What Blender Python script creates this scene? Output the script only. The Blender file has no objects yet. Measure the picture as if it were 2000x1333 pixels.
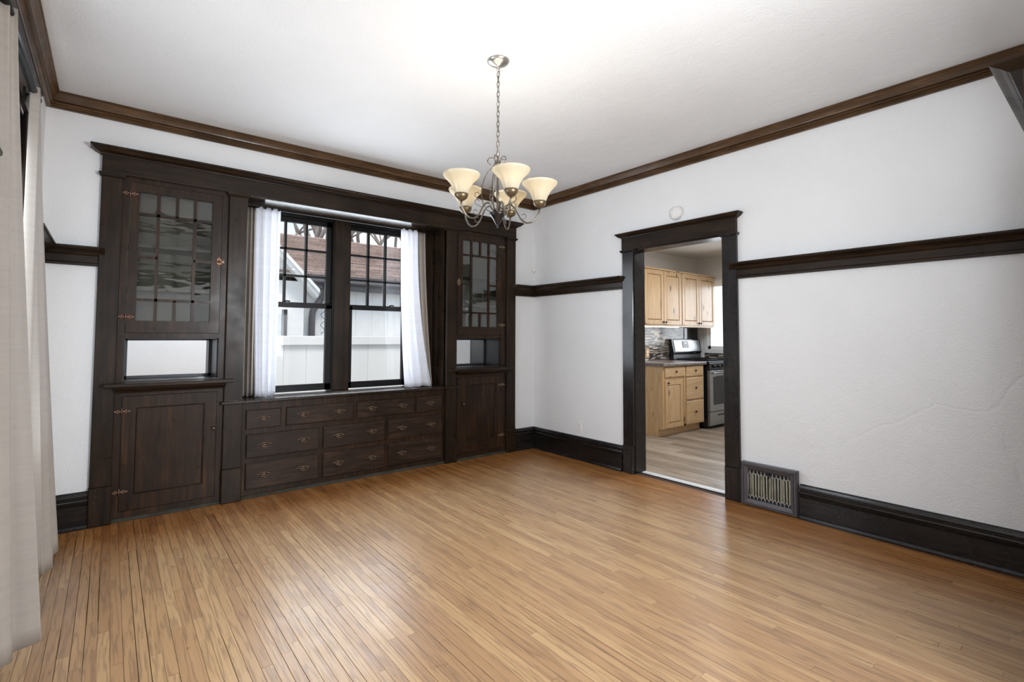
import bpy, math, random
from mathutils import Vector, Matrix
random.seed(7)
SC = bpy.context.scene
COL = SC.collection
PI = math.pi

# ------------------------------------------------------------------ camera
cam_d = bpy.data.cameras.new('camera')
cam = bpy.data.objects.new('camera', cam_d)
COL.objects.link(cam)
SC.camera = cam
_y, _p, _r = math.radians(38.7692), math.radians(2.5959), math.radians(.221)
CAM = Vector((-3.77725, -4.30395, 1.246))
FW = Vector((math.sin(_y)*math.cos(_p), math.cos(_y)*math.cos(_p), math.sin(_p)))
R0 = Vector((math.cos(_y), -math.sin(_y), 0)); U0 = R0.cross(FW)
RT = R0*math.cos(_r) + U0*math.sin(_r); UP = U0*math.cos(_r) - R0*math.sin(_r)
cam.matrix_world = Matrix(((RT.x, UP.x, -FW.x, CAM.x), (RT.y, UP.y, -FW.y, CAM.y), (RT.z, UP.z, -FW.z, CAM.z), (0, 0, 0, 1)))
cam_d.sensor_width = 36.0
cam_d.lens = 976.744/2000*36
cam_d.shift_y = (613.96-666.5)/2000
cam_d.clip_start = .05
cam_d.clip_end = 200

# ------------------------------------------------------------------ world, lamps, exposure
SC.view_settings.view_transform = 'Standard'
SC.view_settings.look = 'None'
SC.view_settings.exposure = 0.80
SC.view_settings.gamma = 1.0
SC.view_settings.use_curve_mapping = False
SC.cycles.use_denoising = True
SC.cycles.max_bounces = 10
SC.cycles.diffuse_bounces = 6
SC.cycles.transparent_max_bounces = 16
SC.cycles.sample_clamp_indirect = 6.0
SC.cycles.caustics_reflective = False
SC.cycles.caustics_refractive = False

W = bpy.data.worlds.new('sky')
SC.world = W
W.use_nodes = True
nt = W.node_tree
nt.nodes.clear()
wo = nt.nodes.new('ShaderNodeOutputWorld'); bg = nt.nodes.new('ShaderNodeBackground')
tc = nt.nodes.new('ShaderNodeTexCoord'); nz = nt.nodes.new('ShaderNodeTexNoise'); rp = nt.nodes.new('ShaderNodeValToRGB')
nz.inputs['Scale'].default_value = 3.2; nz.inputs['Detail'].default_value = 5
rp.color_ramp.elements[0].position = .46; rp.color_ramp.elements[0].color = (.55, .70, .98, 1)
rp.color_ramp.elements[1].position = .62; rp.color_ramp.elements[1].color = (.95, .97, 1, 1)
nt.links.new(tc.outputs['Generated'], nz.inputs['Vector']); nt.links.new(nz.outputs['Fac'], rp.inputs['Fac'])
sx = nt.nodes.new('ShaderNodeSeparateXYZ'); mr = nt.nodes.new('ShaderNodeMapRange'); mxw = nt.nodes.new('ShaderNodeMix'); mxw.data_type = 'RGBA'
mr.inputs['From Min'].default_value = .02; mr.inputs['From Max'].default_value = .24
nt.links.new(tc.outputs['Generated'], sx.inputs[0]); nt.links.new(sx.outputs['Z'], mr.inputs['Value']); nt.links.new(mr.outputs['Result'], mxw.inputs[0])
mxw.inputs[6].default_value = (.97, .98, 1, 1); nt.links.new(rp.outputs['Color'], mxw.inputs[7])   # hazy white horizon, clouds and pale blue above
nt.links.new(mxw.outputs[2], bg.inputs['Color']); nt.links.new(bg.outputs['Background'], wo.inputs['Surface'])
bg.inputs['Strength'].default_value = .80


def lamp(name, kind, loc, power, color=(1, 1, 1), size=None, rot=None, size_y=None, radius=None, spread=None):
    d = bpy.data.lights.new(name, kind)
    d.energy = power; d.color = color
    if kind == 'AREA':
        d.size = size
        if size_y: d.shape = 'RECTANGLE'; d.size_y = size_y
        if spread: d.spread = spread
    if radius is not None: d.shadow_soft_size = radius
    o = bpy.data.objects.new(name, d)
    o.location = loc
    if rot: o.rotation_euler = rot
    COL.objects.link(o)
    return o


# daylight at the windows, plus added fills
DAY = (.84, .92, 1)
lamp('daylight_back', 'AREA', (-2.12, .225, 1.55), 21, DAY, 1.35, (PI/2, 0, PI), 1.45)
lamp('daylight_left', 'AREA', (-4.165, -1.46, 1.35), 17, DAY, .95, (PI/2, 0, -PI/2), 1.45)
lamp('front_room_far_fill', 'AREA', (-1.1, -8.45, 1.55), 60, DAY, 1.3, (PI/2, 0, 0), 1.6)  # unseen fill added behind the camera, standing in for front-room daylight
lamp('front_room_top_fill', 'AREA', (-2.2, -6.3, 2.72), 62, (.86, .93, 1), 2.2, (0, 0, 0), 2.2)  # added overhead fill, no fixture hangs here
lamp('opening_fill', 'AREA', (-2.30, -4.25, 1.66), 29, (.92, .96, 1), .5, (math.radians(103), 0, math.radians(0)), .5)  # unseen fill added in the opening, aimed into the dining room
lamp('daylight_kitchen', 'AREA', (3.62, -.75, 1.6), 15, DAY, 1.2, (PI/2, 0, PI/2), 1.1)
lamp('kitchen_top_fill', 'AREA', (1.7, -1.7, 2.42), 26, (.90, .95, 1), .9, (0, 0, 0), .9)  # fill added under the kitchen ceiling, without a fixture
sun = lamp('sun', 'SUN', (0, -6, 12), 1.5, (1, .93, .86), rot=(math.radians(27), 0, math.radians(-12)))
sun.data.angle = math.radians(16)

# ------------------------------------------------------------------ node helpers
class M:
    """one material with a Principled node and small graph helpers"""
    def __init__(s, name, color=(.5, .5, .5), rough=.5, metal=0.0, spec=.5, coat=0, coat_r=.1):
        s.m = bpy.data.materials.new(name); s.m.use_nodes = True
        s.t = s.m.node_tree; s.n = s.t.nodes; s.b = s.n['Principled BSDF']; s.out = s.n['Material Output']
        s.b.inputs['Base Color'].default_value = (*color, 1)
        s.b.inputs['Roughness'].default_value = rough
        s.b.inputs['Metallic'].default_value = metal
        s.b.inputs['Specular IOR Level'].default_value = spec
        if coat:
            s.b.inputs['Coat Weight'].default_value = coat; s.b.inputs['Coat Roughness'].default_value = coat_r
    def node(s, t, **k):
        n = s.n.new(t)
        for a, v in k.items():
            if a in n.inputs: n.inputs[a].default_value = v
            else: setattr(n, a, v)
        return n
    def link(s, a, b): s.t.links.new(a, b)
    def coords(s, kind='Object', scale=(1, 1, 1), offset=None):
        mp = s.node('ShaderNodeMapping'); mp.inputs['Scale'].default_value = scale
        if kind == 'Position': src = s.node('ShaderNodeNewGeometry').outputs['Position']
        else: src = s.node('ShaderNodeTexCoord').outputs[kind]
        if offset is not None:
            ad = s.node('ShaderNodeVectorMath', operation='ADD'); s.link(src, ad.inputs[0]); s.link(offset, ad.inputs[1]); src = ad.outputs[0]
        s.link(src, mp.inputs['Vector'])
        return mp.outputs['Vector']
    def noise(s, vec, scale=5, detail=4, rough=.55, dist=0):
        n = s.node('ShaderNodeTexNoise', Scale=scale, Detail=detail, Roughness=rough, Distortion=dist); s.link(vec, n.inputs['Vector'])
        return n.outputs['Fac']
    def ramp(s, fac, stops):
        r = s.node('ShaderNodeValToRGB'); e = r.color_ramp.elements
        while len(e) < len(stops): e.new(.5)
        for x, (p, c) in zip(e, stops):
            x.position = p; x.color = (*c, 1) if len(c) == 3 else c
        s.link(fac, r.inputs['Fac']); return r.outputs['Color']
    def mix(s, fac, a, b, mode='MIX'):
        m = s.node('ShaderNodeMix', data_type='RGBA', blend_type=mode)
        for v, i in ((fac, m.inputs[0]), (a, m.inputs[6]), (b, m.inputs[7])):
            if isinstance(v, (int, float)): i.default_value = v
            elif isinstance(v, tuple): i.default_value = (*v, 1)
            else: s.link(v, i)
        return m.outputs[2]
    def math(s, op, a, b=None):
        m = s.node('ShaderNodeMath', operation=op)
        for v, i in ((a, m.inputs[0]), (b, m.inputs[1])):
            if v is None: continue
            if isinstance(v, (int, float)): i.default_value = v
            else: s.link(v, i)
        return m.outputs[0]
    def color(s, c): s.link(c, s.b.inputs['Base Color'])
    def rough(s, r): s.link(r, s.b.inputs['Roughness'])
    def bump(s, h, strength=.2, dist=.01):
        b = s.node('ShaderNodeBump', Strength=strength, Distance=dist); s.link(h, b.inputs['Height']); s.link(b.outputs[0], s.b.inputs['Normal'])


def plain(name, color, rough=.5, metal=0.0, spec=.5, vary=.06, scale=12, bump=0):
    m = M(name, color, rough, metal, spec)
    v = m.coords('Object')
    f = m.noise(v, scale, 4)
    lo = tuple(c*(1-vary) for c in color); hi = tuple(min(1, c*(1+vary)) for c in color)
    m.color(m.ramp(f, [(.3, lo), (.7, hi)]))
    if bump: m.bump(f, bump, .004)
    return m.m


def wall_mat(name, color, bump=.25, cracks=False):
    m = M(name, color, .62, 0, .35)
    v = m.coords('Position')
    f1 = m.noise(v, 95, 3); f2 = m.noise(v, 9, 4)
    h = m.math('ADD', m.math('MULTIPLY', f1, .5), f2)
    lo = tuple(c*.965 for c in color)
    m.color(m.ramp(m.noise(v, 2.2, 3), [(.3, lo), (.7, color)]))
    if cracks:
        vo = m.node('ShaderNodeTexVoronoi', feature='DISTANCE_TO_EDGE', Scale=1.1)
        d = m.node('ShaderNodeMix', data_type='VECTOR'); d.inputs[0].default_value = .12
        nn = m.node('ShaderNodeTexNoise', Scale=3.0, Detail=4.0); m.link(v, nn.inputs['Vector'])
        m.link(v, d.inputs[4]); m.link(nn.outputs['Color'], d.inputs[5]); m.link(d.outputs[1], vo.inputs['Vector'])
        c = m.ramp(vo.outputs['Distance'], [(0, (0, 0, 0)), (.012, (1, 1, 1))])
        k = m.ramp(m.noise(v, .9, 2), [(.52, (0, 0, 0)), (.62, (1, 1, 1))])
        cc = m.mix(k, (1, 1, 1), c)
        h = m.math('ADD', h, m.math('MULTIPLY', cc, .3))
    m.bump(h, bump, .008)
    return m.m


def wood_mat(name, dark, mid, light, axis='z', rough=(.26, .42), coat=.0, wear=0.0, fine=1.0, bump=.03):
    """stained board: long grain along the axis, blotchy stain, a few rubbed specks"""
    m = M(name, mid, .3, 0, .20, coat, .15)
    s = {'z': (9, 9, .7), 'h': (1.0, 1.0, 12), 'x': (.7, 9, 12), 'y': (9, .7, 12)}[axis]
    oi = m.node('ShaderNodeObjectInfo')
    ov = m.node('ShaderNodeVectorMath', operation='SCALE'); ov.inputs[0].default_value = (13, 7, 5); m.link(oi.outputs['Random'], ov.inputs['Scale'])
    v = m.coords('Position', s, ov.outputs[0])
    f = m.noise(v, 4*fine, 6, .6, .6)
    base = m.ramp(f, [(.28, dark), (.52, mid), (.78, light)])
    vb = m.coords('Position', (1, 1, 1), ov.outputs[0])
    blot = m.noise(vb, 2.6, 4)
    col = m.mix(m.ramp(blot, [(.35, (0, 0, 0)), (.7, (.75, .75, .75))]), base, dark)
    if wear:
        sp = m.noise(vb, 110, 2)
        spots = m.ramp(sp, [(.735-.03*wear, (0, 0, 0)), (.77, (1, 1, 1))])
        msk = m.ramp(m.noise(vb, 4, 2), [(.45, (0, 0, 0)), (.6, (1, 1, 1))])
        col = m.mix(m.math('MULTIPLY', m.math('MULTIPLY', spots, msk), .75), col, (.30, .24, .19))
    m.color(col)
    m.rough(m.ramp(m.noise(vb, 6, 4), [(.3, (rough[0],)*3), (.75, (rough[1],)*3)]))
    m.bump(f, bump, .002)
    return m.m


MAT = {}
MAT['wall'] = wall_mat('white_plaster', (.80, .81, .82), .8, True)
MAT['ceiling'] = wall_mat('ceiling_plaster', (.80, .81, .82), .7)
MAT['kwall'] = wall_mat('kitchen_paint', (.70, .67, .62), .08)
D, MI, L_ = (.0095, .006, .0038), (.026, .0152, .0085), (.056, .030, .0155)
MAT['woodv'] = wood_mat('dark_stained_wood_upright', D, MI, L_, 'z', wear=.25)
MAT['woodh'] = wood_mat('dark_stained_wood_level', D, MI, L_, 'h', wear=.25)
MAT['basewood'] = wood_mat('dark_baseboard_wood', (.006, .005, .005), (.015, .012, .011), (.035, .026, .021), 'h', rough=(.2, .36), coat=.35, wear=.7)
MAT['doorwood'] = wood_mat('worn_brown_cabinet_wood', (.012, .0075, .005), (.034, .018, .010), (.092, .043, .020), 'z', wear=.35)
MAT['drawerwood'] = wood_mat('worn_brown_drawer_wood', (.014, .009, .007), (.036, .022, .015), (.095, .050, .028), 'h', wear=.5)
MAT['crownwood'] = wood_mat('brown_crown_wood', (.045, .024, .011), (.105, .056, .026), (.19, .112, .056), 'h', rough=(.3, .5), coat=.15)
MAT['niche'] = plain('dark_niche_paint', (.022, .022, .024), .35)
MAT['interior'] = plain('cabinet_interior_grey', (.23, .215, .18), .6)
MAT['dirt'] = plain('shoe_moulding_grey_green', (.046, .041, .029), .8, spec=.2, vary=.3)
MAT['gap'] = plain('floor_joint_dark', (.05, .026, .013), .8)
MAT['sashwood'] = plain('black_sash_wood', (.007, .006, .006), .4, spec=.2, vary=.3)
MAT['copper'] = plain('aged_copper', (.22, .125, .085), .45, .85, vary=.4, scale=90)
MAT['brass'] = plain('aged_brass', (.25, .19, .12), .45, .85, vary=.35, scale=90)
MAT['pull'] = plain('tarnished_bronze_pull', (.16, .105, .070), .4, .7, vary=.4, scale=90)
MAT['nickel'] = plain('brushed_nickel', (.52, .50, .47), .32, 1)
MAT['bronze'] = plain('dark_pewter_metal', (.17, .15, .125), .3, 1, vary=.2)
MAT['finial'] = plain('dark_pewter_finial', (.06, .058, .06), .25, .95, vary=.2)
MAT['holder'] = plain('bronze_shade_holder', (.17, .13, .075), .38, .8, vary=.2)
MAT['plastic'] = plain('white_plastic', (.80, .80, .78), .4, vary=.01)
MAT['plastic_dark'] = plain('dark_slot', (.05, .05, .05), .5)
MAT['black'] = plain('black_metal', (.009, .009, .010), .35, spec=.3)
MAT['register'] = plain('grey_bronze_register_paint', (.115, .105, .115), .4, .35, vary=.12)
MAT['louver'] = plain('dull_olive_louver', (.36, .345, .24), .5, .1, vary=.3)
MAT['regwire'] = plain('grille_wire_metal', (.55, .54, .53), .45, .1)
MAT['steel'] = plain('stainless_steel', (.40, .41, .42), .42, 1, vary=.05)
MAT['enamel'] = plain('black_enamel', (.010, .010, .011), .16)
MAT['ovenglass'] = plain('dark_oven_glass', (.02, .022, .024), .08)
MAT['counter'] = plain('brown_stone_laminate', (.16, .125, .11), .28, vary=.45, scale=40)
MAT['vinyl'] = plain('white_vinyl', (.86, .86, .84), .4, vary=.01)
MAT['siding'] = plain('white_siding_paint', (.88, .89, .87), .6, vary=.03)
MAT['fascia'] = plain('grey_gutter_paint', (.13, .125, .13), .5, vary=.1)
MAT['bark'] = plain('grey_bark', (.30, .255, .225), .9, vary=.35, scale=30, bump=.3)
MAT['lawn'] = plain('winter_lawn', (.16, .16, .10), .9, vary=.4, scale=25)
MAT['winwhite'] = plain('white_window_vinyl', (.80, .81, .81), .4, vary=.01)
MAT['greenpane'] = plain('dark_green_window', (.03, .07, .055), .1)
MAT['trim_door'] = wood_mat('scuffed_dark_casing_wood', (.010, .009, .009), (.022, .018, .018), (.042, .034, .032), 'z', rough=(.2, .36), coat=.35, wear=.9)


def shingle_mat():
    m = M('brown_shingles', (.25, .16, .13), .9)
    g = m.node('ShaderNodeNewGeometry')
    v = m.coords('Position')
    c = m.ramp(g.outputs['Random Per Island'], [(0, (.26, .19, .155)), (.5, (.37, .28, .235)), (1, (.52, .41, .35))])
    m.color(m.mix(.4, c, m.ramp(m.noise(v, 24, 4), [(.3, (.18, .13, .105)), (.7, (.56, .45, .39))])))
    return m.m
MAT['shingle'] = shingle_mat()


MAT['woodgloss'] = wood_mat('varnished_dark_recess_wood', D, MI, L_, 'z', rough=(.22, .34), coat=.5)


def oak_mat(name, cols, gscale=1.0, rough=(.27, .42), coat=.3, worn_and_shaded=False):
    m = M(name, cols[1], .35, 0, .30, coat, .22)
    oi = m.node('ShaderNodeObjectInfo'); g = m.node('ShaderNodeNewGeometry')
    rnd = m.math('FRACT', m.math('ADD', m.math('MULTIPLY', oi.outputs['Random'], 7.13), g.outputs['Random Per Island']))
    ov = m.node('ShaderNodeVectorMath', operation='SCALE'); ov.inputs[0].default_value = (3.1, 17.7, 5.3); m.link(rnd, ov.inputs['Scale'])
    v1 = m.coords('Position', (1, .05, 1), ov.outputs[0])
    n1 = m.noise(v1, 20*gscale, 4, .55, 0)
    # growth rings: contour lines of a stretched field
    rings = m.math('ABSOLUTE', m.math('SUBTRACT', m.math('FRACT', m.math('MULTIPLY', n1, 8.0)), .5))
    v2 = m.coords('Position', (1, .02, 1), ov.outputs[0])
    fine = m.noise(v2, 300*gscale, 3, .6)
    base = m.ramp(rnd, [(0, cols[0]), (.35, cols[1]), (.7, cols[2]), (1, cols[3])])
    dk = m.ramp(rings, [(.0, (.42, .34, .27)), (.27, (1, 1, 1))])
    c = m.mix(.75, base, dk, 'MULTIPLY')
    c = m.mix(.6, c, m.ramp(fine, [(.3, (.66, .6, .55)), (.65, (1, 1, 1))]), 'MULTIPLY')
    vb = m.coords('Position')
    c = m.mix(.35, c, m.ramp(m.noise(vb, 1.6, 4), [(.3, (.80, .72, .66)), (.7, (1, 1, 1))]), 'MULTIPLY')
    if worn_and_shaded:
        # finish walked off in the middle of the room, darker varnish kept along the walls; the sill's shadow is painted in too
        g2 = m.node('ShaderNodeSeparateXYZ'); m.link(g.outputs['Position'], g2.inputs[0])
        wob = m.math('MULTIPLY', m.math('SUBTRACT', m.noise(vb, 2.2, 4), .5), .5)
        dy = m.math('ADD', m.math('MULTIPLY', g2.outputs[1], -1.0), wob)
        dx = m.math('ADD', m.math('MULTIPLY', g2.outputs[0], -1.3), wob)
        wear_shade = m.ramp(m.math('MINIMUM', dx, dy), [(.25, (0, 0, 0)), (.95, (1, 1, 1))])
        c = m.mix(wear_shade, m.mix(1.0, c, (.78, .60, .41), 'MULTIPLY'), m.mix(.22, c, (.52, .41, .30)))
    m.color(c)
    m.rough(m.ramp(m.noise(vb, 7, 4), [(.3, (rough[0],)*3), (.75, (rough[1],)*3)]))
    m.bump(fine, .05, .002)
    return m.m
MAT['oak'] = oak_mat('oak_strip_floor', coat=.12, worn_and_shaded=True, cols= [(.38, .195, .074), (.46, .250, .100), (.51, .298, .125), (.58, .36, .162)])
MAT['lvp'] = oak_mat('grey_brown_vinyl_plank', [(.24, .195, .15), (.34, .28, .22), (.40, .335, .265), (.46, .39, .315)], .35, (.35, .5), .1)


def pine_mat(axis='z'):
    m = M('knotty_pine_'+('upright' if axis == 'z' else 'level'), (.6, .4, .22), .38, 0, .5, .2, .2)
    oi = m.node('ShaderNodeObjectInfo')
    ov = m.node('ShaderNodeVectorMath', operation='SCALE'); ov.inputs[0].default_value = (13, 7, 5); m.link(oi.outputs['Random'], ov.inputs['Scale'])
    s = (8, 8, .7) if axis == 'z' else (.7, .7, 9)
    v = m.coords('Position', s, ov.outputs[0])
    f = m.noise(v, 3.6, 6, .68, 1.2)
    c = m.ramp(f, [(.22, (.30, .155, .065)), (.45, (.50, .315, .155)), (.75, (.60, .42, .235))])
    vk = m.coords('Position', (6, 6, 2.6) if axis == 'z' else (2.6, 2.6, 6), ov.outputs[0])
    vo = m.node('ShaderNodeTexVoronoi', Scale=1.3); m.link(vk, vo.inputs['Vector'])
    k = m.ramp(vo.outputs['Distance'], [(.0, (.0, .0, .0)), (.10, (.12, .12, .12)), (.2, (1, 1, 1))])
    c = m.mix(m.math('SUBTRACT', 1.0, k), c, (.085, .042, .020))
    m.color(c)
    return m.m
MAT['pinev'] = pine_mat('z'); MAT['pineh'] = pine_mat('h')


def mosaic_mat():
    m = M('glass_mosaic', (.3, .28, .25), .12)
    g = m.node('ShaderNodeNewGeometry')
    m.color(m.ramp(g.outputs['Random Per Island'], [(0, (.035, .028, .026)), (.3, (.10, .085, .075)), (.5, (.22, .20, .19)), (.72, (.34, .30, .25)), (.9, (.62, .56, .46))]))
    for e in m.n:
        if e.bl_idname == 'ShaderNodeValToRGB': e.color_ramp.interpolation = 'CONSTANT'
    return m.m
MAT['mosaic'] = mosaic_mat()


def glass_mat(name, tint=(1, 1, 1), ior=1.45, wav=0.0, rough=0.0):
    m = M(name)
    m.n.remove(m.b)
    tr = m.node('ShaderNodeBsdfTransparent'); tr.inputs['Color'].default_value = (*tint, 1)
    gl = m.node('ShaderNodeBsdfGlossy', Roughness=rough)
    fr = m.node('ShaderNodeFresnel', IOR=ior)
    mx = m.node('ShaderNodeMixShader')
    m.link(fr.outputs[0], mx.inputs[0]); m.link(tr.outputs[0], mx.inputs[1]); m.link(gl.outputs[0], mx.inputs[2]); m.link(mx.outputs[0], m.out.inputs['Surface'])
    if wav:
        b = m.node('ShaderNodeBump', Strength=wav, Distance=.02)
        f = m.noise(m.coords('Position', (3, 3, 9)), 1.3, 2)
        m.link(f, b.inputs['Height']); m.link(b.outputs[0], gl.inputs['Normal'])
    return m.m
MAT['glass'] = glass_mat('window_glass')
MAT['oldglass'] = glass_mat('old_wavy_glass', (.80, .81, .79), 1.6, .10)
mm = M('old_mirror', (.60, .625, .64), .03, 1.0); MAT['mirror'] = mm.m


def cloth_mat(name, color, trans, slub=True, mixf=.5):
    m = M(name)
    m.n.remove(m.b)
    df = m.node('ShaderNodeBsdfDiffuse'); tl = m.node('ShaderNodeBsdfTranslucent'); mx = m.node('ShaderNodeMixShader')
    mx.inputs[0].default_value = mixf
    v = m.coords('Position', (40, 40, 420) if slub else (300, 300, 300))
    f = m.noise(v, 1.0, 4, .65)
    v2 = m.coords('Position', (4, 4, 60)); f2 = m.noise(v2, 1.0, 3)
    c = m.ramp(f, [(.3, tuple(x*.80 for x in color)), (.7, color)])
    c = m.mix(.5, c, m.ramp(f2, [(.35, tuple(x*.86 for x in color)), (.65, color)]))
    m.link(c, df.inputs['Color']); tl.inputs['Color'].default_value = (*trans, 1)
    m.link(df.outputs[0], mx.inputs[1]); m.link(tl.outputs[0], mx.inputs[2]); m.link(mx.outputs[0], m.out.inputs['Surface'])
    return m.m
MAT['linen'] = cloth_mat('slubby_linen', (.475, .43, .38), (.42, .41, .43), mixf=.28)
MAT['linen_brown'] = cloth_mat('taupe_linen', (.46, .41, .36), (.30, .27, .23), mixf=.2)
MAT['sheer'] = cloth_mat('white_cotton', (.86, .86, .88), (.86, .87, .92), False, .45)


def shade_mat():
    m = M('cream_glass_shade')
    m.n.remove(m.b)
    df = m.node('ShaderNodeBsdfDiffuse'); df.inputs['Color'].default_value = (.86, .80, .64, 1)
    tl = m.node('ShaderNodeBsdfTranslucent'); tl.inputs['Color'].default_value = (.50, .45, .34, 1)
    gl = m.node('ShaderNodeBsdfGlossy', Roughness=.25)
    a = m.node('ShaderNodeMixShader'); a.inputs[0].default_value = .55
    b = m.node('ShaderNodeMixShader'); b.inputs[0].default_value = .06
    v = m.coords('Object', (40, 40, 12)); f = m.noise(v, 1.0, 4)
    m.link(m.ramp(f, [(.3, (.84, .77, .60)), (.7, (.93, .88, .74))]), df.inputs['Color'])
    m.link(df.outputs[0], a.inputs[1]); m.link(tl.outputs[0], a.inputs[2]); m.link(a.outputs[0], b.inputs[1]); m.link(gl.outputs[0], b.inputs[2])
    m.link(b.outputs[0], m.out.inputs['Surface'])
    return m.m
MAT['shade'] = shade_mat()


def emit_mat(name, color, strength):
    m = M(name); m.n.remove(m.b)
    e = m.node('ShaderNodeEmission', Strength=strength); e.inputs['Color'].default_value = (*color, 1)
    m.link(e.outputs[0], m.out.inputs['Surface']); return m.m
MAT['bulb'] = emit_mat('lit_bulb', (1, .90, .74), 10)
MAT['led'] = emit_mat('lit_led_strip', (1, .96, .9), 9)

# ------------------------------------------------------------------ mesh helpers
class MB:
    def __init__(s): s.v = []; s.f = []; s.sm = []
    def add(s, vs, fs, smooth=False, flip=False):
        o = len(s.v); s.v += [tuple(p) for p in vs]
        for f in fs:
            f = tuple(i+o for i in f)
            s.f.append(f[::-1] if flip else f); s.sm.append(smooth)
        return s
    def box(s, x0, x1, y0, y1, z0, z1):
        x0, x1 = sorted((x0, x1)); y0, y1 = sorted((y0, y1)); z0, z1 = sorted((z0, z1))
        vs = [(x, y, z) for z in (z0, z1) for x, y in ((x0, y0), (x1, y0), (x1, y1), (x0, y1))]
        return s.add(vs, [(3, 2, 1, 0), (4, 5, 6, 7), (0, 1, 5, 4), (1, 2, 6, 5), (2, 3, 7, 6), (3, 0, 4, 7)])
    def bev(s, x0, x1, y0, y1, z0, z1, b=.004, axis='y', neg=True):
        """box whose face on the (neg or pos) side of an axis has its edges chamfered"""
        lo = [min(x0, x1), min(y0, y1), min(z0, z1)]; hi = [max(x0, x1), max(y0, y1), max(z0, z1)]
        a = 'xyz'.index(axis); u, w = [(1, 2), (2, 0), (0, 1)][a]
        def P(c, i, j, q):
            p = [0, 0, 0]; p[a] = c; p[u] = (lo[u]+q, hi[u]-q)[i]; p[w] = (lo[w]+q, hi[w]-q)[j]; return tuple(p)
        back, mid, front = (hi[a], lo[a]+b, lo[a]) if neg else (lo[a], hi[a]-b, hi[a])
        rings = [[P(c, i, j, q) for i, j in ((0, 0), (1, 0), (1, 1), (0, 1))] for c, q in ((back, 0), (mid, 0), (front, b))]
        vs = rings[0]+rings[1]+rings[2]
        fs = [(0, 1, 2, 3), (11, 10, 9, 8)]
        for k in (0, 4):
            for i in range(4):
                j = (i+1) % 4; fs.append((k+j, k+i, k+4+i, k+4+j))
        return s.add(vs, fs, flip=not neg)
    def prism(s, poly, axis, a0, a1):
        """extrude a 2-D polygon along an axis; poly gives the other two coordinates in xyz order"""
        a = 'xyz'.index(axis); o = [i for i in range(3) if i != a]; n = len(poly)
        def P(c, q):
            p = [0, 0, 0]; p[a] = c; p[o[0]], p[o[1]] = q; return tuple(p)
        vs = [P(a0, q) for q in poly]+[P(a1, q) for q in poly]
        fs = [tuple(range(n))[::-1], tuple(range(n, 2*n))]+[(i, (i+1) % n, n+(i+1) % n, n+i) for i in range(n)]
        return s.add(vs, fs)
    def sweep(s, prof, pts, side=1, s0=0, s1=0):
        """sweep a closed profile [(offset, z)] along a level path with mitred corners; side=+1 offsets to the left of the path.
        s0, s1: extra mitre at the ends in multiples of the offset"""
        P = [Vector((p[0], p[1])) for p in pts]; n = len(P); m = len(prof)
        dirs = [(P[i+1]-P[i]).normalized() for i in range(n-1)]
        nor = [Vector((-d.y, d.x))*side for d in dirs]
        rings = []
        for i in range(n):
            if i == 0: mv = nor[0]+dirs[0]*s0
            elif i == n-1: mv = nor[-1]+dirs[-1]*s1
            else: mv = (nor[i-1]+nor[i])/(1+nor[i-1].dot(nor[i]))
            rings.append([(P[i].x+mv.x*o, P[i].y+mv.y*o, z) for o, z in prof])
        vs = [v for r in rings for v in r]; fs = []
        for i in range(n-1):
            for j in range(m):
                k = (j+1) % m; fs.append((i*m+j, i*m+k, (i+1)*m+k, (i+1)*m+j))
        fs += [tuple(range(m))[::-1], tuple(range((n-1)*m, n*m))]
        return s.add(vs, fs, flip=side < 0)
    def lathe(s, prof, c=(0, 0, 0), seg=24, axis='z', cap=True):
        n = len(prof); vs = []
        for k in range(seg):
            a = 2*PI*k/seg
            for r, h in prof:
                p = (r*math.cos(a), r*math.sin(a), h)
                if axis == 'y': p = (p[0], p[2], p[1])
                if axis == 'x': p = (p[2], p[0], p[1])
                vs.append((p[0]+c[0], p[1]+c[1], p[2]+c[2]))
        fs = [(k*n+i, ((k+1) % seg)*n+i, ((k+1) % seg)*n+i+1, k*n+i+1) for k in range(seg) for i in range(n-1)]
        if cap:
            if prof[0][0] > 1e-6: fs.append(tuple(k*n for k in range(seg))[::-1])
            if prof[-1][0] > 1e-6: fs.append(tuple(k*n+n-1 for k in range(seg)))
        return s.add(vs, fs, True)
    def tube(s, pts, r, seg=8, closed=False):
        P = [Vector(p) for p in pts]; n = len(P); R = r if isinstance(r, (list, tuple)) else [r]*n
        T = []
        for i in range(n):
            a = P[(i-1) % n] if closed or i > 0 else P[0]; b = P[(i+1) % n] if closed or i < n-1 else P[-1]
            T.append((b-a).normalized())
        ref = Vector((0, 0, 1)) if abs(T[0].z) < .9 else Vector((1, 0, 0))
        N = (ref-T[0]*ref.dot(T[0])).normalized(); vs = []
        for i in range(n):
            N = N-T[i]*N.dot(T[i])
            N = N.normalized() if N.length > 1e-6 else T[i].orthogonal().normalized()
            B = T[i].cross(N)
            for k in range(seg):
                a = 2*PI*k/seg; q = P[i]+(N*math.cos(a)+B*math.sin(a))*R[i]; vs.append(tuple(q))
        fs = []
        for i in range(n if closed else n-1):
            j = (i+1) % n
            for k in range(seg):
                l = (k+1) % seg; fs.append((i*seg+k, i*seg+l, j*seg+l, j*seg+k))
        if not closed: fs += [tuple(range(seg))[::-1], tuple(range((n-1)*seg, n*seg))]
        return s.add(vs, fs, True)
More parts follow.
